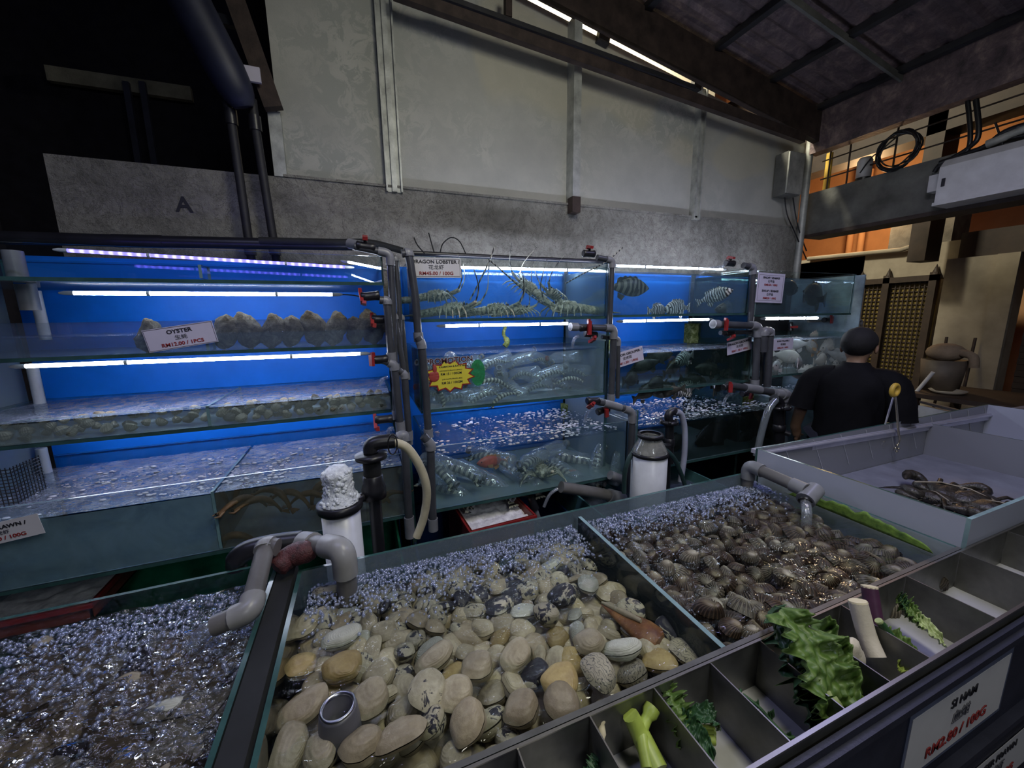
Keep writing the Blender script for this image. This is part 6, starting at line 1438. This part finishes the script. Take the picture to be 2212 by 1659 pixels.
tag(mb.build('root_chunk', 'ginger'), 'pale knobbly root piece in the slot right of the lettuce', 'vegetable', 'vegetables in the tray')
stalk('thick cream stalk with a purple edge and a cut top', [tp(1893, 1420, y=.45), tp(1872, 1370, y=.48), tp(1853, 1300, y=.51)], .021, 'ginger', 'cut_stalk', caps='cutend')
stalk('purple-skinned stalk with a white cut top, right of the cream one', [tp(1915, 1420, y=.46), tp(1892, 1350, y=.50), tp(1878, 1268, y=.535)], .019, 'purple', 'cut_stalk', caps='cutend')
stalk('hollow green spring-onion stem lying below the purple stalk', [tp(1945, 1400, y=.43), tp(1925, 1375, y=.45), tp(1899, 1342, y=.47)], .009, 'leafd', 'spring_onion', caps='rib')
r = thing('leafy_vegetable', 'flat yellow-green leaf stems under the spring onion', 'vegetable', tp(1960, 1430, z=0.871), 'vegetables in the tray')
leaf(r, tp(1990, 1432, z=0.872), tp(1885, 1365, z=0.891), (.02, .014, .01), .02, 11, 'leaf', .008)
leaf(r, tp(1985, 1455, z=0.871), tp(1940, 1445, z=0.881), (.012, .02, .006), .012, 12, 'lime', .004)
r = thing('celery_leaf', 'long pale green leafy stem in the slot past the purple stalk', 'vegetable', tp(2030, 1390, z=0.871), 'vegetables in the tray')
leaf(r, tp(2040, 1392, z=0.873), tp(1955, 1328, z=0.896), (.018, .016, .01), .012, 15, 'rib', .004)
leaf(r, tp(1990, 1350, z=0.891), tp(1936, 1298, z=0.920), (.02, .01, .014), .012, 16, 'leaf', .012)
leaf(r, tp(1960, 1325, z=0.905), tp(1940, 1290, z=0.930), (.014, .006, .012), .008, 18, 'leafd', .008)
r = thing('leaf_scrap', 'dark green leaf scrap in the slot at the very bottom', 'vegetable', tp(1260, 1650, z=0.881), 'vegetables in the tray')
leaf(r, tp(1262, 1665, z=0.876), tp(1275, 1635, z=0.896), (.018, .01, 0), .01, 21, 'leafd', .006)

# ------------------------------------------------------------------ price signs
yS = YF - .004
sign('oyster price card stuck aslant on the low glass tank', P(323, 762, Y=yS), P(472, 738, Y=yS), P(309, 714, Y=yS), [('OYSTER', .76, .24, 'ink', .02), ('生蚝', .48, .22, 'inkg', 0), ('RM12.00 / 1PCS', .2, .22, 'inkr', .018)], 'paperl', .03)
sign('dragon lobster price card at the top left corner of the lobster tank', P(888, 600, Y=yS), P(997, 600, Y=yS), P(886, 556, Y=yS), [('DRAGON LOBSTER /', .8, .24, 'ink', .02), ('花龙虾', .52, .24, 'inkg', 0), ('RM45.00 / 100G', .22, .24, 'inkr', .016)], 'paper', .06)
sign('dragon grouper card partly behind the downpipe', P(1322, 799, Y=yS), P(1391, 777, Y=yS), P(1318, 768, Y=yS), [('DRAGON GROUPER /', .78, .23, 'ink', .02), ('龙虎斑', .5, .23, 'inkg', 0), ('RM11.50 / 100G', .2, .23, 'inkr', .016)], 'paperl')
sign('dragon grouper card at the right end of the packed tank', P(1571, 768, Y=yS), P(1624, 754, Y=yS), P(1569, 741, Y=yS), [('DRAGON GROUPER /', .78, .23, 'ink', .02), ('龙虎斑', .5, .23, 'inkg', 0), ('RM11.50 / 100G', .2, .23, 'inkr', .016)], 'paperl')
sign('tilapia price card on the end tank beside the inverted pipe bend', P(1668, 758, Y=yS), P(1712, 754, Y=yS), P(1669, 733, Y=yS), [('IKAN TALAPIA /', .78, .2, 'ink', .02), ('非洲鱼', .5, .2, 'inkg', 0), ('RM6.50 / 100G', .2, .2, 'inkr', .012)], 'paperl')
o = sign('double seabass price sheet at the left of the end tank', P(1631, 653, Y=yS), P(1689, 655, Y=yS), P(1634, 588, Y=yS), [('SIAKAP / SEABASS', .84, .095, 'ink', .02), ('石甲鱼', .72, .1, 'inkg', 0), ('RM8.50 / 100G', .60, .095, 'inkr', .016), ('SIAKAP / SEABASS', .40, .095, 'ink', .02), ('石甲鱼', .28, .1, 'inkg', 0), ('RM8.50 / 100G', .15, .095, 'inkr', .016)], 'paperl', .07)
sign('tiger prawn card cut by the left edge on the bottom left tank', P(-85, 1195, Y=YL - .004), P(98, 1151, Y=YL - .004), P(-98, 1150, Y=YL - .004), [('TIGER PRAWN /', .74, .24, 'ink', .02), ('老虎虾', .48, .2, 'inkg', 0), ('RM8.80 / 100G', .22, .24, 'inkr', .016)], 'paper')
yc = .349
tl, tr_, br_ = P(1973, 1556, Y=yc), P(2186, 1411, Y=yc), P(2169, 1521, Y=yc)
bl_ = Vector((tl.x, yc, br_.z)); br_ = Vector((tr_.x, yc, br_.z)); tl = Vector((tl.x, yc, tr_.z))
tag(MB().box((tl.x - .012, yc + .001, bl_.z - .012), (tr_.x + .012, yc + .003, tl.z + .03)).build('sign_holder', plain('blue_grey_backing', (.10, .12, .19), .4)), 'blue-grey backing plate behind the blood cockle price card', 'sign holder')
sign('blood cockle price card on the dark counter front', bl_, br_, tl, [('SI HAM', .8, .2, 'ink', .012), ('血蚶', .52, .22, 'inkg', 0), ('RM2.80 / 100G', .22, .24, 'inkr', .008)], 'paper')
a, b = P(2075, 1672, Y=yc), P(2215, 1572, Y=yc)
sign('tiger prawn price card low on the counter front', Vector((a.x, yc, b.z - .16)), Vector((a.x + .46, yc, b.z - .16)), Vector((a.x, yc, b.z + .0)), [('TIGER PRAWN', .82, .2, 'ink', .02), ('老虎虾', .55, .2, 'inkg', 0), ('RM8.80 / 100G', .24, .24, 'inkr', .016)], 'paper')
# promotion sticker
yP = YF - .005
c0 = P(972, 812, Y=yP)
r = thing('promotion_sticker', 'yellow starburst promotion sticker with a red fist on the bottle tank', 'sticker', c0)
def burst(sx, sz, n, k, ph=.1):
    return [(c0.x + sx * (1 if i % 2 else k) * math.cos(2 * PI * i / (2 * n) + ph), yP, c0.z + sz * (1 if i % 2 else k) * math.sin(2 * PI * i / (2 * n) + ph)) for i in range(2 * n)]
MB().prism(burst(.152, .098, 13, .78), (0, -.0008, 0)).build('red_border', 'red', r)
M['yel'] = plain('yellow_print', (.72, .62, .05), .5, var=.05)
MB().prism([p for p in burst(.140, .088, 13, .77)], (0, -.0016, 0)).build('yellow_burst', 'yel', r)
mb = MB()
f0 = P(942, 812, Y=yP)
for dx, dz, sx, sz in ((0, -.004, .030, .030), (-.012, .010, .016, .014), (.012, .012, .015, .013), (.016, -.002, .014, .012), (.014, -.016, .013, .012), (.006, .04, .012, .026)): mb.ball((f0.x + dx - .012, yP - .003, f0.z + dz), (sx, .003, sz), 14, 8)
mb.build('fist', plain('dull_red_print', (.40, .06, .05), .5, var=.1), r)
def stext(s_, u, v, size, c_, b_=0, sx=1.0, rot=.0):
    o = text(s_, size, c_, None, 0, 0, b_, sx); p = P(u, v, Y=yP - .0022); o.parent = r
    o.location = p - c0; o.rotation_euler = rot_from((1, 0, rot), (0, 0, 1)).to_euler(); return o
M['maroon'] = plain('maroon_ink', (.05, .006, .012), .6, var=0)
o = stext('PROMOTION', 971, 779, .043, 'paper', .045, 1.08, .03); o.location.y += .0006
stext('PROMOTION', 971, 779, .043, 'maroon', .022, 1.08, .03)
stext('KAAMATAN & RAYA HAJI', 978, 791, .014, 'ink', .02, 1.0, .03); stext('LIVE MANTIS PRAWN (SMALL)', 974, 800, .010, 'ink', 0, 1, .03); stext('RM 15 / 100GM', 975, 807, .019, 'ink', .015, 1, .03)
stext('LIVE MANTIS PRAWN (BIG)', 977, 818, .010, 'ink', 0, 1, .03); stext('RM 26 / 100GM', 977, 826, .019, 'ink', .015, 1, .03)
mb = MB(); g0 = P(1032, 796, Y=yP + .001)
mb.prism([(g0.x + .045 * math.cos(q), yP + .001, g0.z - .025 + .08 * math.sin(q)) for q in [2 * PI * k / 24 for k in range(24)]], (0, -.0008, 0))
tag(mb.build('green_scoop', sheer('green_plastic', (.35, .85, .5), .06, .05, murk=.35, murkcol=(.08, .42, .18))), 'green translucent rounded plate beside the promotion sticker', 'plate')

# ------------------------------------------------------------------ the person walking away between the tanks
def skinned(name, pts, edges, mt, parent, sub=2, root=0):
    me = bpy.data.meshes.new(name); me.from_pydata([p[:3] for p in pts], edges, []); o = bpy.data.objects.new(name, me); COL.objects.link(o)
    sk = o.modifiers.new('skin', 'SKIN'); sk.use_smooth_shade = True
    if not me.skin_vertices: me.attributes  # layer made by the modifier
    lay = me.skin_vertices[0].data
    for k, p in enumerate(pts): lay[k].radius = (p[3], p[4] if len(p) > 4 else p[3]); lay[k].use_root = (k == root)
    ss = o.modifiers.new('sub', 'SUBSURF'); ss.levels = sub; ss.render_levels = sub
    o.data.materials.append(M[mt] if isinstance(mt, str) else mt)
    if parent: o.parent = parent
    return o
M['skin'] = plain('brown_skin', (.25, .15, .10), .5, var=.15)
M['hair'] = plain('black_hair', (.005, .0045, .005), .8, var=.5, vs=60, bs=.6, bsc=220)
M['tee'] = plain('black_tshirt', (.0045, .0045, .006), .85, spec=.15, var=.4, vs=6, bs=.2, bsc=30)
M['jean'] = plain('dark_trousers', (.018, .020, .03), .85, spec=.15, var=.3)
hx = P(1853, 752, Y=1.62)
r = thing('person', 'person in a black T-shirt seen from behind, left arm hanging, walking between the tanks', 'person', (hx.x, 1.62, 0))
r.rotation_euler = (0, 0, math.atan2(hx.y, hx.x) - .15); r.scale = (1.03, 1.03, .965)
Hs = 1.0
# local frame: +X is where the person faces, +Y the left side
body = [(0, 0, .90, .13, .105), (0, 0, 1.05, .115, .15), (-.01, 0, 1.22, .125, .165), (-.02, 0, 1.33, .085, .11), (.0, 0, 1.425, .052, .055), (.015, 0, 1.47, .056, .058), (.025, 0, 1.53, .088, .075), (.03, 0, 1.59, .098, .080), (.03, 0, 1.645, .070, .058),
        (-.02, .19, 1.335, .055), (-.07, .25, 1.10, .043), (.02, .30, .90, .036), (.06, .29, .83, .03, .04),
        (-.02, -.19, 1.335, .055), (-.04, -.25, 1.09, .043), (.14, -.27, .98, .036), (.21, -.26, .97, .03, .04),
        (0, .10, .85, .09), (.02, .11, .48, .065), (-.02, .11, .08, .042), (.10, .12, .035, .035),
        (0, -.10, .85, .09), (.10, -.11, .48, .065), (.12, -.11, .08, .042), (.24, -.12, .035, .035), (.122, 0, 1.545, .012), (.115, 0, 1.47, .02)]
ed = [(0, 1), (1, 2), (2, 3), (3, 4), (4, 5), (5, 6), (6, 7), (7, 8), (3, 9), (9, 10), (10, 11), (11, 12), (3, 13), (13, 14), (14, 15), (15, 16), (0, 17), (17, 18), (18, 19), (19, 20), (0, 21), (21, 22), (22, 23), (23, 24), (6, 25), (6, 26)]
for s_, (w_, dd) in ((1, ((.06, .29, .83), Vector((.25, -.05, -1)))), (-1, ((.21, -.26, .97), Vector((1, .1, -.35))))):
    w_ = Vector(w_); dd.normalize(); sd = dd.cross(Vector((0, s_, 0))).normalized(); b0 = len(body) ; root_i = 12 if s_ > 0 else 16
    for k in range(5):
        if k < 4: o_ = sd * (.026 - .017 * k); l_ = (.085, .095, .088, .07)[k]; rr_ = .0095; st = w_ + dd * .045 + o_
        else: o_ = sd * .035; l_ = .06; rr_ = .011; st = w_ + dd * .0 + o_ * .6; 
        dir_ = dd if k < 4 else (dd + sd * .9).normalized()
        i0 = len(body); body += [(*st, rr_), (*(st + dir_ * l_ * .5 + Vector((.008, -.004 * s_, 0))), rr_ * .95), (*(st + dir_ * l_ + Vector((.02, -.014 * s_, 0))), rr_ * .8)]
        ed += [(root_i, i0), (i0, i0 + 1), (i0 + 1, i0 + 2)]
bdy = skinned('body', body, ed, 'skin', r, 2)
mb = MB().loft([((x, 0, z), (dx, 0, 0), (0, dy, 0)) for z, x, dx, dy in ((.80, 0, .160, .205), (.88, -.002, .158, .200), (1.0, -.005, .150, .190), (1.12, -.008, .155, .196), (1.22, -.012, .156, .208), (1.30, -.014, .146, .214), (1.345, -.014, .130, .205), (1.38, -.012, .108, .165), (1.405, -.008, .088, .118), (1.425, -.002, .074, .084), (1.45, .002, .064, .068))], 28)
for s_ in (1, -1):
    mb.tube(smooth_path([(-.016, .10 * s_, 1.335), (-.02, .185 * s_, 1.315), (-.045, .238 * s_, 1.20), (-.062, .262 * s_, 1.08)] if s_ > 0 else [(-.016, -.10, 1.335), (-.02, -.185, 1.315), (-.03, -.238, 1.20), (-.036, -.262, 1.07)], 5), [.085 + .001 * k for k in range(6)] + [.090, .088, .085, .082, .080] + [.079, .078, .077, .076, .077], 16)
for v in mb.v: v += Vector((nz(v * 9), nz(v * 9 + Vector((3, 0, 0))), 0)) * .006
o = mb.build('shirt', 'tee'); o.parent = r
skinned('trousers', [(0, 0, .90, .135, .165), (0, .10, .82, .105), (.02, .11, .48, .082), (-.02, .11, .12, .065), (0, -.10, .82, .105), (.10, -.11, .48, .082), (.12, -.11, .12, .065)], [(0, 1), (1, 2), (2, 3), (0, 4), (4, 5), (5, 6)], 'jean', r, 2)
mb = MB().ball((.016, 0, 1.592), (.118, .096, .108), 30, 22)
for v in mb.v:
    lim = 1.605 if v.x > .05 else 1.57 if (abs(v.y) > .062 and v.x > -.01) else 1.50
    if v.z < lim: v.z = lim + (v.z - lim) * .12; v.x *= .90; v.y *= .90
    v += Vector((nz(v * 40), nz(v * 40 + Vector((5, 1, 0))), nz(v * 40 + Vector((1, 7, 0))))) * .004
o = mb.build('hair', 'hair'); o.parent = r
for s_ in (1, -1):
    mb = MB().ball((.035, .088 * s_, 1.545), (.022, .012, .034), 12, 8); o = mb.build('ear', 'skin'); o.parent = bdy
    o = MB().ball((.118, .034 * s_, 1.575), .011, 8, 6).build('eye', 'eye'); o.parent = bdy
o = MB().tube([(.118, -.024, 1.495), (.124, 0, 1.493), (.118, .024, 1.495)], .006, 6).build('mouth', plain('lips', (.22, .09, .08), .5)); o.parent = bdy
for s_, x in ((1, .06), (-1, .2)):
    o = MB().loft([((x - .12, .115 * s_, .04), (0, .035, 0), (0, 0, .035)), ((x - .06, .115 * s_, .045), (0, .042, 0), (0, 0, .045)), ((x + .06, .118 * s_, .035), (0, .05, 0), (0, 0, .033)), ((x + .13, .12 * s_, .025), (0, .03, 0), (0, 0, .02))], 14).build('shoe', 'black'); o.parent = r
for o in (p_ for p_ in list(cl.values()) + list(ck.values()) + list(sm.values()) if p_.name not in used): bpy.data.objects.remove(o)

# lettering as plain meshes
bpy.context.view_layer.update(); dg = bpy.context.evaluated_depsgraph_get()
for o in [q for q in S.objects if q.type == 'FONT']:
    me = bpy.data.meshes.new_from_object(o.evaluated_get(dg)); me.name = o.data.name
    n_ = bpy.data.objects.new('lettering', me); COL.objects.link(n_); n_.parent = o.parent; n_.matrix_local = o.matrix_local
    n_.matrix_parent_inverse = o.matrix_parent_inverse
    if 'kind' in o.keys(): n_['kind'] = o['kind']; n_.name = 'painted_letter'
    bpy.data.objects.remove(o)
